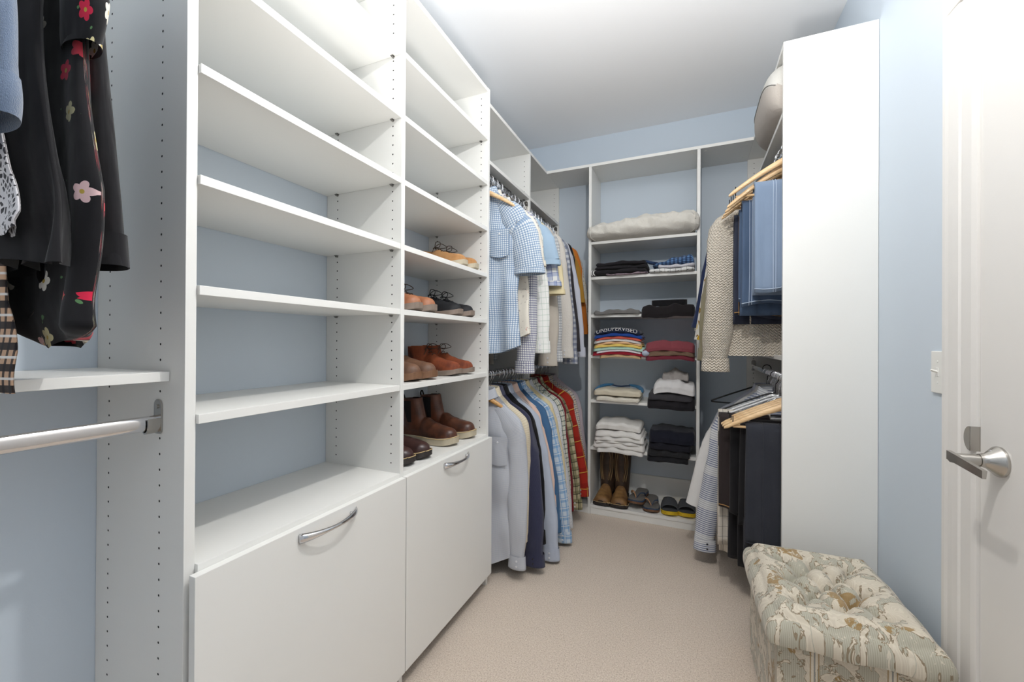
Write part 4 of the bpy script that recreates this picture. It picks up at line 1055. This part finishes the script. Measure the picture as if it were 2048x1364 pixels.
    if kind in ('loafer', 'chelsea', 'western', 'slip'):
        bm = bmesh.new(); r = []
        for zz in (.0005, st_*.75):
            r.append([bm.verts.new((-L*(.76+.24*(1-math.cos(t))/2*0)-L*.0+(-.036 if 0 else 0)+.0, 0, 0)) for t in ()])
        pl = [(-L*.74, .030), (-L*.74, -.030)]+[(-L*.87-.036*math.sin(PI*k/8), -.034*math.cos(PI*k/8)) for k in range(9)]
        v0 = [bm.verts.new((a, b, -.0005+.0005)) for a, b in pl]; v1 = [bm.verts.new((a, b, st_*.8)) for a, b in pl]
        bm.faces.new(v0); bm.faces.new(v1)
        for i in range(len(pl)): bm.faces.new((v0[i], v0[(i+1) % len(pl)], v1[(i+1) % len(pl)], v1[i]))
        bmesh.ops.recalc_face_normals(bm, faces=bm.faces); link('heel', mesh(bm), M['sole_dark'], g)
    if kind == 'western':
        # tan vamp over the foot, and scroll stitching on the shaft
        def f(a, v):
            s = .006+.50*v; w = max(.002, wprof(s, L, 1)-.0005); hs = S['hs']; h = top(s)-(st_+heelh*.4)+.002
            an = PI*a; c, sn = math.cos(an), math.sin(an); h *= (.55+.45*math.sqrt(min(1, s/.05)))
            cut = 1-.38*sm(.80, 1, v)*abs(c)
            return (-s*L*(1 if v < .8 else cut*.0+1), math.copysign(abs(c)**.8, c)*w*(1-.10*sn), st_+heelh*.4+h*abs(sn)**.85+.0008), (a, v)
        link('vamp', grid_me(f, 24, 26), M['western_foot'], g, True)
        for k in range(4):
            for sd_ in (-1, 1):
                pts = []
                for i in range(16):
                    zz = .135+.20*i/15; kk = max(0, min(1, (zz-.04)/(zt-.04)))**.8; an = sd_*(.18+.14*k+.22*math.sin(PI*i/15))
                    cx = cx0+(cx1-cx0)*kk; rx = rx0+(rx1-rx0)*kk+.0006; ry = ry0+(ry1-ry0)*kk+.0006
                    pts.append((cx+rx*math.cos(an), ry*math.sin(an), zz))
                link('scroll_stitch', tube_me(pts, .0011, seg=4), M['welt'] if k % 2 else M['western_foot'], g, True)
    return g
XT = -.917
for kind, zz, ys_, nm in (('lace', 1.5075, (1.600, 1.697), 'tan suede lace-up shoe'), ('lace2', 1.2855, (1.262, 1.352), 'worn tan leather lace-up shoe beside the black pair'), ('black', 1.2855, (1.560, 1.660), 'black nubuck lace-up shoe'),
    ('slip', 1.0268, (1.262, 1.358), 'worn brown leather slip-on shoe'), ('chukka', 1.0268, (1.555, 1.662), 'rust suede ankle boot with brown laces'), ('loafer', .728, (1.222, 1.322), 'dark oxblood loafer with cream welt stitching'), ('chelsea', .728, (1.535, 1.690), 'chestnut brown ankle boot with black elastic sides')):
    for i, y in enumerate(ys_):
        shoe(kind, ('nearer ' if i == 0 else 'farther ')+nm, XT+.004*i-(.004 if kind == 'chelsea' else 0), y, zz+.0004, rz=(-.03, .02)[i])
zb = .0634
for lb, x_, r_ in (('left brown western boot with a tan foot', -.551, -.05), ('right brown western boot with a tan foot', -.433, .04)):
    b = shoe('western', lb, x_, 2.808, zb, rz=-PI/2+r_); b.scale = (1.0, 1.16, 1.0)
M['navy_strap'] = mottled('navy_webbing', srgb(52, 74, 104), .7, .1, 50)
M['grey_strap'] = mottled('grey_foam', srgb(120, 116, 112), .75, .1, 50)
M['tanfoam'] = mottled('tan_foam', srgb(176, 132, 96), .75)
M['char'] = mottled('charcoal_foam', srgb(74, 76, 80), .7, .15, 60)
M['yellow'] = mottled('yellow_sole_edge', srgb(226, 190, 40), .5)
def sandal(label, x, y, z, rz, kind, roll=0):
    g = thing('sandal', label, 'sandal', (x, y, z), rz); g.rotation_euler = (roll, 0, rz)
    L = .285; g.scale = (1, 1.12, 1.1)
    a, b, c, st_ = ('sole_brown', 'navy_strap', 'grey_strap', 'navy_strap') if kind == 'blue' else ('yellow', 'yellow', 'char', 'char')
    link('sole', sole_me(L, .0005, .013, .004, 0), M[a], g)
    link('midsole', sole_me(L, .0132, .021, .0035, 0), M[b], g)
    link('footbed', sole_me(L, .0212, .026, .001, 0), M[c], g)
    if kind == 'blue':
        for sd_, m in ((1, 'navy_strap'), (-1, 'tanfoam')):
            def f(q, v):
                p = spline([(-.055, 0, .026), (-.085, sd_*.018, .050), (-.115, sd_*.038, .046), (-.145, sd_*.040, .024)], 8); k = min(len(p)-2, int(v*(len(p)-1))); t = v*(len(p)-1)-k; pp = p[k].lerp(p[k+1], t)
                return (pp.x+(q-.5)*.026*(.3+.7*v), pp.y, pp.z+.004*math.sin(PI*q)), (q, v)
            o = link('strap', grid_me(f, 6, 20), M[m], g, True); md = o.modifiers.new('t', 'SOLIDIFY'); md.thickness = .0035
    else:
        def f(q, v):
            an = PI*v; w = .046+.004*math.sin(PI*q); xx = -.050-.085*q
            return (xx-.012*math.sin(an)*0, math.cos(an)*w, .020+.046*(.75+.4*q)*abs(math.sin(an))**.8), (q, v)
        o = link('strap', grid_me(f, 10, 22), M['char'], g, True); md = o.modifiers.new('t', 'SOLIDIFY'); md.thickness = .004
    return g
sandal('navy and brown sandal tipped on its edge by the western boots', -.335, 2.835, zb+.034, -PI/2-.12, 'blue', roll=.0)
sandal('grey-footbed sandal with a navy edge between the tipped sandal and slides', -.228, 2.826, zb, -PI/2+.05, 'blue')
sandal('left charcoal slide with a yellow sole edge', -.112, 2.823, zb, -PI/2+.06, 'slide')
sandal('right charcoal slide with a yellow sole edge', -.012, 2.835, zb, -PI/2+.03, 'slide')

# ---------------------------------------------------------------- folded clothes on the back unit
def folded(label, mat, x0, x1, z, h, seed, y0=2.785, d=.27, arch=0., droop=.0, name='folded_shirt', cat='shirt', dh=None, rz=0, tail=.6, wav=.003, groove=.10, endr=.5, peak=0):
    """one folded garment: a soft slab with a rounded front fold; arch bends the whole pile, droop hangs the front over the shelf edge"""
    rng = random.Random(seed); ph = [rng.uniform(0, 6.28) for _ in range(6)]; W2 = (x1-x0)/2
    g = thing(name, label, cat, ((x0+x1)/2, y0+d/2, z), rz)
    NX, NR = 34, 36
    def f(a, v):
        t = v*2-1; x = W2*math.copysign(abs(t)**.85, t)
        endt = max(0, (abs(t)-.90)/.10); sc = math.sqrt(max(.0, 1-endt**2.2*.96))
        s = a*2*PI; c, sn = math.cos(s), math.sin(s)
        yy = -math.copysign(abs(c)**.25, c)*(d/2-.012*endt)+.004*math.sin(9*x/W2+ph[0])
        hh = h*sc*(.5+.5*math.copysign(abs(sn)**.55, sn))+h*(1-sc)*.5
        if c > 0: yy += groove*h*math.exp(-((hh/h-.5)/.10)**2)*(c**.3)   # crease in the front fold
        A = wav
        zb_ = arch*(1-(x/W2)**2)+A*math.sin(3.2*x/W2+ph[1])*.8
        zz = zb_+hh+(hh/h)*(A*math.sin(7*x/W2+ph[2]+9*yy)+A*.6*math.sin(13*x/W2+ph[3]))+peak*math.exp(-((x/W2+.1)/.5)**2-((yy-.04)/.09)**2)*(hh/h)
        edge = (YB-.004)-(y0+d/2-math.copysign(abs(c)**.25, c)*(d/2))
        if edge > 0: zz -= droop*min(1, edge/.03)**1.3
        return (x, yy, max(zz, .0004 if edge <= 0 else -9)), (x+.2*seed, yy+zz)
    me = grid_me(f, NR, NX, True)
    bm = bmesh.new(); bm.from_mesh(me); bmesh.ops.holes_fill(bm, edges=[e for e in bm.edges if e.is_boundary], sides=0); bmesh.ops.recalc_face_normals(bm, faces=bm.faces)
    link('cloth', mesh(bm), mat, g, True)
    return g
def c_(name, r, g, b, **k): return fab(name, srgb(r, g, b), **k)
DK = c_('black_knit_folded', 36, 34, 38)
# shelf B
z = BS['B']
folded('mauve patterned garment lowest under the black folded clothes', c_('mauve_print', 170, 150, 162, print_=('specks', 60, [srgb(90, 80, 96)])), -.52, -.25, z, .010, 1, arch=0)
folded('black folded shirt with white-striped edge, bottom of the three black ones', DK, -.605, -.262, z+.010, .028, 2, arch=.002)
folded('middle black folded shirt of the three on the second shelf', DK, -.598, -.255, z+.039, .024, 3, arch=.003, y0=2.80)
folded('top black folded shirt, humped at its left, of the three black ones', DK, -.592, -.262, z+.064, .026, 4, arch=.004, y0=2.80, peak=.030)
g = thing('striped_sock', 'white and black striped sock end tucked by the black folded shirts', 'sock', (-.606, 2.790, z+.002))
for k, (dx, m) in enumerate(((0, F['white']), (.006, F['black']), (.012, F['white']))):
    link('sock_band', tube_me(spline([(dx-.002, 0, .002), (dx-.010, -.002, .018), (dx-.004, .0, .036)], 6), .0042, seg=8), m, g, True)
folded('white garment with black windowpane lines, lowest under the blue plaid shirt', fab('white_black_windowpane', W_, [('u', .032, 0, .06, K_, .8), ('v', .032, 0, .06, K_, .8)]), -.245, .028, z, .026, 5, arch=0)
folded('pale grey-white striped garment under the blue plaid shirt', fab('white_lilac_stripe', srgb(222, 220, 226), [('u', .006, 0, .3, srgb(170, 170, 186), .6)]), -.19, .030, z+.027, .022, 6, arch=.002, y0=2.80, peak=.02)
g = thing('folded_shirt', 'crumpled blue and navy plaid shirt on top of the white folded clothes', 'shirt', (-.10, 2.90, z+.050))
bp = fab('blue_navy_plaid', srgb(110, 150, 200), [('u', .024, 0, .5, srgb(24, 34, 66), .65), ('v', .024, 0, .5, srgb(24, 34, 66), .65)], bump='pucker')
def _f(a, v):
    s = a*2*PI; t = v*2-1; x = t*.125+.0; c, sn = math.cos(s), math.sin(s)
    hh = (.026+.040*sm(-.6, .8, t))*math.sqrt(max(.02, 1-abs(t)**7)); 
    return (x, -math.copysign(abs(c)**.6, c)*.085*(1-.25*sm(.2, -1, t)), max(.0004, hh*(.5+.5*sn)+.010*math.sin(14*x*3+4*c)*(.5+.5*sn)+.006*math.sin(60*x+s*2)*(.5+.5*sn))), (x, s*.06)
bm = bmesh.new(); bm.from_mesh(grid_me(_f, 36, 36, True)); bmesh.ops.holes_fill(bm, edges=[e for e in bm.edges if e.is_boundary], sides=0); link('cloth', mesh(bm), bp, g, True)
link('sleeve', tube_me(spline([(-.10, -.03, .020), (-.135, -.055, .024), (-.165, -.06, .034), (-.188, -.04, .040)], 6), [.016]*8+[.014]*6+[.012]*5, seg=12, flat=.7), bp, g, True)
# shelf C
z = BS['C']
folded('thin grey marl garment lying flat on the third shelf', F['grey_marl'], -.602, -.300, z, .030, 7, arch=.0, droop=.012, y0=2.79, wav=.005)
folded('black shorts folded over the shelf edge with a standing waistband', c_('black_jersey', 32, 28, 30), -.290, .030, z, .052, 8, arch=.0, droop=.046, y0=2.782, wav=.006)
g = thing('waistband_loop', 'black waistband loop with a white drawstring behind the black shorts', 'shorts', (-.125, 2.90, z+.054))
def _w(a, v):
    s = a*2*PI; r = .115
    return (math.copysign(abs(math.cos(s))**.5, math.cos(s))*r*.95, math.sin(s)*.045, v*.038+.006*math.sin(s)), (a, v*.04)
o = link('waistband', grid_me(_w, 40, 6, True), F['black'], g, True); o.modifiers.new('t', 'SOLIDIFY').thickness = .006
link('drawstring', tube_me(spline([(-.07, .036, .012), (-.02, .030, .016), (.0, .022, .008), (.006, .024, .02), (.03, .030, .020), (.07, .036, .024)], 5), .003, seg=6), F['white'], g, True)
# shelf D: coloured t-shirts
z = BS['D']; cols = [
 ('tan t-shirt, lowest of the coloured pile', (196, 164, 124), .012, -.560, -.290), ('crimson t-shirt second from the bottom of the coloured pile', (150, 32, 48), .016, -.608, -.272), ('white t-shirt above the crimson one', (232, 222, 226), .012, -.585, -.285),
 ('mint green t-shirt in the lower half of the coloured pile', (178, 212, 196), .015, -.603, -.268), ('bright yellow t-shirt in the middle of the coloured pile', (236, 206, 112), .018, -.600, -.285), ('peach t-shirt above the yellow one', (244, 196, 148), .012, -.585, -.290),
 ('pale grey t-shirt under the red one', (216, 212, 208), .015, -.600, -.292), ('coral red t-shirt under the royal blue one', (206, 92, 76), .012, -.590, -.288), ('royal blue t-shirt second from the top of the coloured pile', (34, 72, 150), .018, -.600, -.285)]
for i, (lb, c, h, a, b) in enumerate(cols):
    folded(lb, c_('cotton_'+str(i), *c), a, b, z, h, 20+i, arch=.016+.0007*i, droop=.030-.002*i, y0=2.783+.001*(i % 3), d=.24, wav=.0012, name='folded_tshirt', cat='t-shirt'); z += h+.0006
zt_ = z
g = folded('navy t-shirt with white lettering, top of the coloured pile', c_('navy_print_cotton', 34, 44, 66), -.598, -.296, z, .030, 40, arch=.023, droop=.010, y0=2.787, d=.22, wav=.0012, name='folded_tshirt', cat='t-shirt')
tx = bpy.data.curves.new('t', 'FONT'); tx.body = 'UNSUPERVISED'; tx.size = .038; tx.align_x = 'CENTER'; tx.resolution_u = 3
to = bpy.data.objects.new('tmp', tx); C.objects.link(to)
dg = bpy.context.evaluated_depsgraph_get(); tm = bpy.data.meshes.new_from_object(to.evaluated_get(dg)); bpy.data.objects.remove(to)
bm = bmesh.new(); bm.from_mesh(tm); bmesh.ops.subdivide_edges(bm, edges=[e for e in bm.edges if e.calc_length() > .008], cuts=3)
xs = [v.co.x for v in bm.verts]; sc = .265/(max(xs)-min(xs))
for v in bm.verts:
    x = v.co.x*sc; q = v.co.y*.9   # letters climb from the front fold onto the top
    arc = .012*(1-(x/.15)**2)
    top = .023*(1-(x/.151)**2)+.030
    s_ = q-.004+arc*.5
    if s_ < .010: yy, zz = -.1115+.0006*0-.0006, top-.016+s_
    else: yy, zz = -.1115+(s_-.010)*.95, top-.0045+min(.0055, (s_-.010)*.9)
    edge = (YB-.004)-(2.787+.11+yy); 
    if edge > 0: zz -= .010*min(1, edge/.03)**1.3
    v.co = (x, yy-.0006, zz+.0022)
me = mesh(bm); link('lettering', me, F['white'], g)
g = thing('sock_ball', 'pale blue and red rolled pair of socks at the right of the coloured pile', 'socks', (-.262, 2.800, BS['D']+.020))
bm = bmesh.new(); bmesh.ops.create_uvsphere(bm, u_segments=20, v_segments=14, radius=.026, matrix=Matrix.Diagonal((1, 1, .8, 1))); link('sock', mesh(bm), c_('pale_blue_knit', 188, 198, 216, bump='rib'), g, True)
link('sock_cuff', tube_me([(.020*math.cos(t), -.004, .020*math.sin(t)) for t in [k*PI/6 for k in range(12)]], .007, seg=8, closed=True), c_('red_navy_knit', 126, 60, 74), g, True)
z = BS['D']
for lb, c, h in (('maroon t-shirt, lowest of three at the right of the coloured pile', (124, 48, 62), .026), ('olive brown t-shirt between two maroon ones', (122, 98, 80), .024), ('faded maroon t-shirt, top of three at the right', (140, 70, 78), .040)):
    folded(lb, c_('cotton_m'+str(int(h*1000)), *c), -.262 if h > .025 else -.250, .030, z, h, int(h*1000)+60, arch=.012, droop=.040, y0=2.782, d=.25, wav=.003, name='folded_tshirt', cat='t-shirt'); z += h+.0008
# shelf E
z = BS['E']
folded('cream folded t-shirt under the blue-sleeved one', c_('cream_tee', 232, 226, 212), -.585, -.300, z, .030, 71, arch=0, droop=.010, y0=2.79, name='folded_tshirt', cat='t-shirt')
g = folded('cream raglan t-shirt with blue sleeves and collar', c_('ecru_tee', 224, 214, 192), -.600, -.290, z+.031, .042, 72, arch=.004, droop=.006, y0=2.79, d=.24, name='folded_tshirt', cat='t-shirt')
bl = c_('teal_blue_cotton', 62, 118, 158)
for sd_ in (-1, 1):
    link('sleeve', tube_me(spline([(sd_*.055, .09, .062), (sd_*.105, .07, .058), (sd_*.140, .02, .048), (sd_*.152, -.05, .034)], 6), [.012+.008*math.sin(PI*k/18) for k in range(19)], seg=12, flat=.55), bl, g, True)
link('collar', tube_me(spline([(-.060, .075, .058), (-.045, .050, .060), (0, .036, .056), (.045, .050, .060), (.060, .075, .058)], 6), .0055, seg=8), c_('navy_collar', 44, 60, 88), g, True)
folded('black folded trousers hanging over the shelf edge, lowest of the right pile', DK, -.250, .032, z, .046, 73, arch=0, droop=.048, y0=2.782, name='folded_trousers', cat='trousers')
folded('dark grey folded garment above the black trousers', c_('dark_grey_folded', 66, 64, 68), -.245, .018, z+.047, .024, 74, arch=0, droop=.036, y0=2.785, name='folded_garment', cat='clothing')
folded('white crumpled t-shirt on the dark grey folded garment', c_('white_tee', 234, 232, 232), -.215, .032, z+.072, .062, 75, arch=.012, droop=.030, y0=2.785, d=.23, wav=.006, name='folded_tshirt', cat='t-shirt', peak=.02)
folded('grey t-shirt lying on top of the white crumpled one', c_('silver_grey_tee', 176, 170, 166), -.165, -.005, z+.140, .046, 76, arch=.008, y0=2.86, d=.17, wav=.004, name='folded_tshirt', cat='t-shirt', peak=.03)
# shelf F
z = BS['F']; wt = c_('white_cotton_folded', 238, 235, 230)
names = ['lowest', 'second', 'third', 'fourth', 'fifth', 'top']
for i, h in enumerate((.026, .024, .020, .020, .022, .050)):
    folded(('%s white folded t-shirt of the pile above the western boots' % names[i]) if i in (0, 5) else '%s white folded t-shirt from the bottom, above the western boots' % names[i], wt, (-.575, -.600, -.585, -.592, -.590, -.588)[i], (-.275, -.265, -.285, -.270, -.282, -.290)[i], z, h, 80+i, arch=.010+.001*i, droop=.038-.003*i, y0=2.782+.002*(i % 3)+(.012 if i == 5 else 0), d=.25, wav=.0038, name='folded_tshirt', cat='t-shirt', peak=.012 if i == 5 else 0); z += h+.0008
z = BS['F']
for i, (h, lb) in enumerate(((.028, 'black folded trousers, lowest of four above the sandals'), (.034, 'second pair of black folded trousers above the sandals'), (.036, 'third pair of black folded trousers above the sandals'), (.052, 'top pair of black folded trousers, wider, above the sandals'))):
    folded(lb, (c_('black_folded', 34, 34, 38), c_('black_folded', 42, 42, 44), c_('black_folded', 32, 32, 40), c_('black_folded', 28, 30, 42))[i], (-.250, -.245, -.240, -.240)[i], (-.005, .004, .010, .033)[i], z, h, 90+i, arch=0, droop=.056-.006*i, y0=2.782, d=.26, wav=.003, name='folded_trousers', cat='trousers', peak=.014 if i == 3 else 0); z += h+.0008

# ---- rolled white comforter on the top compartment
g = thing('rolled_comforter', 'cream rolled comforter lying across the highest adjustable shelf of the back unit', 'bedding', (-.295, 2.85, BS['A']))
cm = c_('cream_cotton_bedding', 228, 224, 215, bump='pucker')
rgc = random.Random(3); pc = [rgc.uniform(0, 6.28) for _ in range(10)]
def _r(a, v):
    t = v*2-1; s = a*2*PI; c, sn = math.cos(s), math.sin(s)
    e = (1-abs(t)**9)**.35 if abs(t) < 1 else 0
    yy = -c*(.112)*(.35+.65*e); hh = (.122+.030*sm(-.9, .9, t)+.006*math.sin(5*t+pc[0]))*(.35+.65*e)
    wr = .0022*math.sin(15*t+pc[1]+3*s)+.0016*math.sin(24*t-2*s+pc[2])+.0016*math.sin(9*s+8*t+pc[3])+.0008*math.sin(46*t+5*s+pc[4])
    rr = 1+wr/.07
    zz = hh*(.5+.5*math.copysign(abs(sn)**.8, sn))*rr+.02*(1-e)*.6
    half = .326 if 2.85+yy > YB-.002 else .326+.030*min(1, (YB-.002-2.85-yy)/.03)
    x = t*half
    if abs(t) > .86: zz += .004*math.sin(9*s+pc[5])*(abs(t)-.86)/.14
    return (x, yy*rr, max(.0006, zz)), (x, s*.07)
bm = bmesh.new(); bm.from_mesh(grid_me(_r, 72, 110, True)); bmesh.ops.holes_fill(bm, edges=[e for e in bm.edges if e.is_boundary], sides=0)
link('comforter', mesh(bm), cm, g, True)
def piping(sgn):
    pts = []
    for k in range(26):
        s = 2*PI*k/25; p, _ = _r(k/25, .5+sgn*.455); pts.append((p[0], p[1]*1.02, max(.004, p[2]*1.01)))
    return pts
for s_ in (-1, 1): link('gathered_seam', tube_me(piping(s_), .0035, seg=6), cm, g, True)

# ---- grey weekend bag on the upper right shelf
g = thing('storage_bag', 'light grey soft storage bag bulging over the top right shelf', 'bag', (.455, 2.215, 2.1306))
gb1 = c_('light_grey_felt', 206, 204, 198, bump='fleece'); gb2 = c_('warm_grey_felt', 182, 174, 166, bump='fleece')
def bagf(a, v, grow=0., z0=0, z1=1):
    t = v*2-1; s = a*2*PI; c, sn = math.cos(s), math.sin(s)
    e = (1-abs(t)**5)**.40 if abs(t) < 1 else 0
    hh = .243*(.5+.5*math.copysign(abs(sn)**.5, sn)); 
    xx = -math.copysign(abs(c)**.55, c)*(.148+.0*e)*(.55+.45*e)*(1 if c < 0 else 1+.22*math.sin(PI*max(0, min(1, hh/.243)))*.6)
    return (xx, t*.212, max(.0005, hh*(.62+.38*e)+.0*t)), (a, v)
bm = bmesh.new(); bm.from_mesh(grid_me(bagf, 160, 60, True)); bmesh.ops.holes_fill(bm, edges=[e for e in bm.edges if e.is_boundary], sides=0)
me = mesh(bm); me.materials.append(gb1); me.materials.append(gb2)
for p in me.polygons:
    if p.center.z < .150*(.62+.38*((1-min(1, abs(p.center.y/.212))**5)**.40)): p.material_index = 1
link('bag_body', me, None, g, True)
pts = []
for k in range(41):
    best = None
    for a in [i/96 for i in range(10, 40)] if True else ():
        pass
    v = .02+.96*k/40; cand = [bagf(a/200, v)[0] for a in range(0, 50)]
    p = min(cand, key=lambda q: abs(q[2]-.150*(.62+.38*((1-abs(v*2-1)**5)**.40)))); pts.append((p[0]-.001, p[1], p[2]))
link('piping', tube_me(pts, .0022, seg=6), mottled('dark_grey_piping', srgb(120, 118, 114), .7), g, True)
# ---- black pouch and clear garment cover near the back of the right rod
g = thing('drawstring_pouch', 'small round black pouch hanging at the far end of the upper right rod', 'pouch', (.372, 2.80, ZRU))
link('loop', tube_me([(.0, .022*math.cos(t), .022*math.sin(t)) for t in [k*PI/8 for k in range(16)]], .0022, seg=6, closed=True), M['blackpl'], g, True)
bm = bmesh.new(); bmesh.ops.create_uvsphere(bm, u_segments=24, v_segments=16, radius=.05, matrix=Matrix.Translation((-.01, 0, -.068)) @ Matrix.Diagonal((.9, .5, 1, 1))); link('pouch_body', mesh(bm), M['blackl'], g, True)

# ---------------------------------------------------------------- tufted storage bench
def brocade(name, stripes):
    t = NT(name); uv, u, v = t.uv()
    base = srgb(212, 202, 184); sage = srgb(188, 184, 168); cream = srgb(224, 215, 198); gold = srgb(156, 124, 72)
    wv = t.new('ShaderNodeTexNoise'); t.link(uv, wv.inputs['Vector']); wv.inputs['Scale'].default_value = 13; wv.inputs['Detail'].default_value = 2
    # warped leaf scrolls
    sc_ = t.new('ShaderNodeVectorMath', operation='SCALE'); t.link(wv.outputs['Color'], sc_.inputs[0]); sc_.inputs['Scale'].default_value = .09
    ad = t.new('ShaderNodeVectorMath', operation='ADD'); t.link(uv, ad.inputs[0]); t.link(sc_.outputs[0], ad.inputs[1])
    vo = t.new('ShaderNodeTexVoronoi', feature='SMOOTH_F1'); vo.inputs['Scale'].default_value = 24; t.link(ad.outputs[0], vo.inputs['Vector'])
    rings = t.math('SINE', t.math('MULTIPLY', vo.outputs['Distance'], 62))
    n1 = t.noise(ad.outputs[0], 19, 4, .6); n2 = t.noise(ad.outputs[0], 62, 4, .7); n3 = t.noise(uv, 9, 2)
    rib = t.math('GREATER_THAN', t.math('SINE', t.math('MULTIPLY', u, 1300)), .1)
    ground = t.mix(t.math('MULTIPLY', rib, .45), sage, srgb(158, 154, 136))
    leaf = t.math('GREATER_THAN', n1, .49); col = t.mix(leaf, ground, base)
    vein = t.math('MULTIPLY', t.math('GREATER_THAN', rings, .45), leaf); col = t.mix(t.math('MULTIPLY', vein, .6), col, cream)
    ink = t.math('MULTIPLY', t.math('GREATER_THAN', n2, .60), t.math('GREATER_THAN', rings, -.2)); col = t.mix(t.math('MULTIPLY', ink, .7), col, cream)
    line = t.math('MULTIPLY', t.math('LESS_THAN', t.math('ABSOLUTE', t.math('SUBTRACT', n1, .49)), .012), 1); col = t.mix(t.math('MULTIPLY', line, .75), col, srgb(126, 104, 74))
    g_ = t.math('MULTIPLY', t.math('GREATER_THAN', n3, .615), t.math('GREATER_THAN', n2, .46)); col = t.mix(t.math('MULTIPLY', g_, .85), col, gold)
    if stripes:
        k = t.math('FRACT', t.math('MULTIPLY', t.math('ADD', u, .5), 1/.17))
        for lo, hi, c in ((.40, .415, gold), (.43, .45, cream), (.455, .475, srgb(140, 142, 140)), (.48, .50, cream), (.515, .53, gold)):
            m = t.math('MULTIPLY', t.math('GREATER_THAN', k, lo), t.math('LESS_THAN', k, hi)); col = t.mix(t.math('MULTIPLY', m, .85), col, c)
    t.bump(t.math('ADD', t.math('MULTIPLY', leaf, .6), t.math('MULTIPLY', t.math('SINE', t.math('MULTIPLY', u, 2600)), .3)), .35, .0012)
    return t.done(col, .8, sheen=.25, spec=.25)
M['broc'] = brocade('floral_brocade_upholstery', False); M['broc2'] = brocade('striped_floral_brocade', True)
g = thing('storage_bench', 'cream floral brocade storage bench with a button-tufted top', 'bench', (.402, 1.603, 0), .03)
BW, BL = .182, .226     # half sizes
bts = [(x, y) for j, y in enumerate((-.17, -.085, 0, .085, .17)) for x in ((-.115, 0, .115) if j % 2 == 0 else (-.0575, .0575))]
bts = [(x, y) for x in (-.10, .0, .10) for y in (-.13, 0, .13)]+[(x, y) for x in (-.05, .05) for y in (-.065, .065)]
def tuft(x, y):
    h = 1.0
    for bx, by in bts:
        d2 = ((x-bx)**2+(y-by)**2)**.5; h -= .62*math.exp(-(d2/.020)**1.3)+.18*math.exp(-(d2/.05)**2)
    # pulled creases running between the buttons
    for i, (ax, ay) in enumerate(bts):
        for bx, by in bts[i+1:]:
            L2 = ((ax-bx)**2+(ay-by)**2)
            if .006 < L2 < .0085:
                t = max(0, min(1, ((x-ax)*(bx-ax)+(y-ay)*(by-ay))/L2)); dx, dy = x-ax-t*(bx-ax), y-ay-t*(by-ay); d2 = (dx*dx+dy*dy)**.5
                h -= .42*math.exp(-(d2/.009)**1.4)
    return h
def lid(a, v):
    u, w_ = a*2-1, v*2-1
    # square mapped to a rounded block: outer ring of the grid wraps down the sides
    m = max(abs(u), abs(w_)); k = .84
    if m <= k: fx, fy, dn = u/k, w_/k, 0
    else: fx, fy, dn = u/m, w_/m, (m-k)/(1-k)
    rc = 1-.04*(abs(fx)*abs(fy))**6
    X, Y = fx*BW*rc, fy*BL*rc
    ed = min(1, (1-max(abs(fx), abs(fy)))/.22); crown = 1-(1-ed)**2.4
    ang = dn*PI*.62
    zz = .362+.036+.030*crown if dn == 0 else .362+.036*math.cos(ang*.999)-.012*dn
    if dn == 0: zz += (tuft(X, Y)-1)*.056*min(1, ed*1.6)
    else:
        X += math.copysign(1, fx)*.026*math.sin(ang)*(1 if abs(fx) >= abs(fy)-.02 else abs(fx)); Y += math.copysign(1, fy)*.026*math.sin(ang)*(1 if abs(fy) >= abs(fx)-.02 else abs(fy))
        zz += .003*math.sin(40*(X+Y)+3)
    return (X, Y, zz), (X+.3, Y)
top_ = link('tufted_top', grid_me(lid, 120, 150), M['broc'], g, True)
for bx, by in bts:
    bm = bmesh.new(); bmesh.ops.create_uvsphere(bm, u_segments=14, v_segments=8, radius=.0085, matrix=Matrix.Translation((bx, by, .362+.066+(tuft(bx, by)-1)*.056+.003)) @ Matrix.Diagonal((1, 1, .55, 1)))
    link('tuft_button', mesh(bm), M['broc'], top_, True)
def side_f(a, v):
    per = a*4; i = int(per) % 4; t = per-int(per); w, l = BW-.004, BL-.004
    c = [(-w, -l), (w, -l), (w, l), (-w, l)]; p, q = c[i], c[(i+1) % 4]
    X, Y = p[0]+(q[0]-p[0])*t, p[1]+(q[1]-p[1])*t; z_ = .358-.353*v
    return (X, Y, z_), ((t*(2*w if i % 2 == 0 else 2*l))+i, z_)
link('bench_box', grid_me(side_f, 64, 20, True), M['broc2'], g)
def seam_(w, l, z_): return [(-w, -l, z_), (w, -l, z_), (w, l, z_), (-w, l, z_)]
for z_ in (.350, .358): 
    pts = []; c = seam_(BW+.002, BL+.002, z_)
    for i in range(4):
        p, q = Vector(c[i]), Vector(c[(i+1) % 4]); pts += [p.lerp(q, k/10) for k in range(10)]
    link('welt_cord', tube_me(pts, .0035, seg=6, closed=True), M['broc2'], g, True)
for sx_ in (-.10, .115):    # sewn seams where the side panels of the lid meet the middle
    pts = [Vector(lid(.5+.5*sx_/BW*.84, v/60)[0]) for v in range(0, 14)]
    link('lid_seam', tube_me([p+Vector((0, 0, .0002)) for p in pts], .0011, seg=5), M['broc2'], top_, True)
for sx_ in (-1, 1):
    for sy_ in (-1, 1):
        bm = bmesh.new(); b_cyl(bm, (sx_*(BW-.03), sy_*(BL-.03), 0), (sx_*(BW-.03), sy_*(BL-.03), .012), .012, seg=12); link('foot', mesh(bm), M['blackpl'], g)
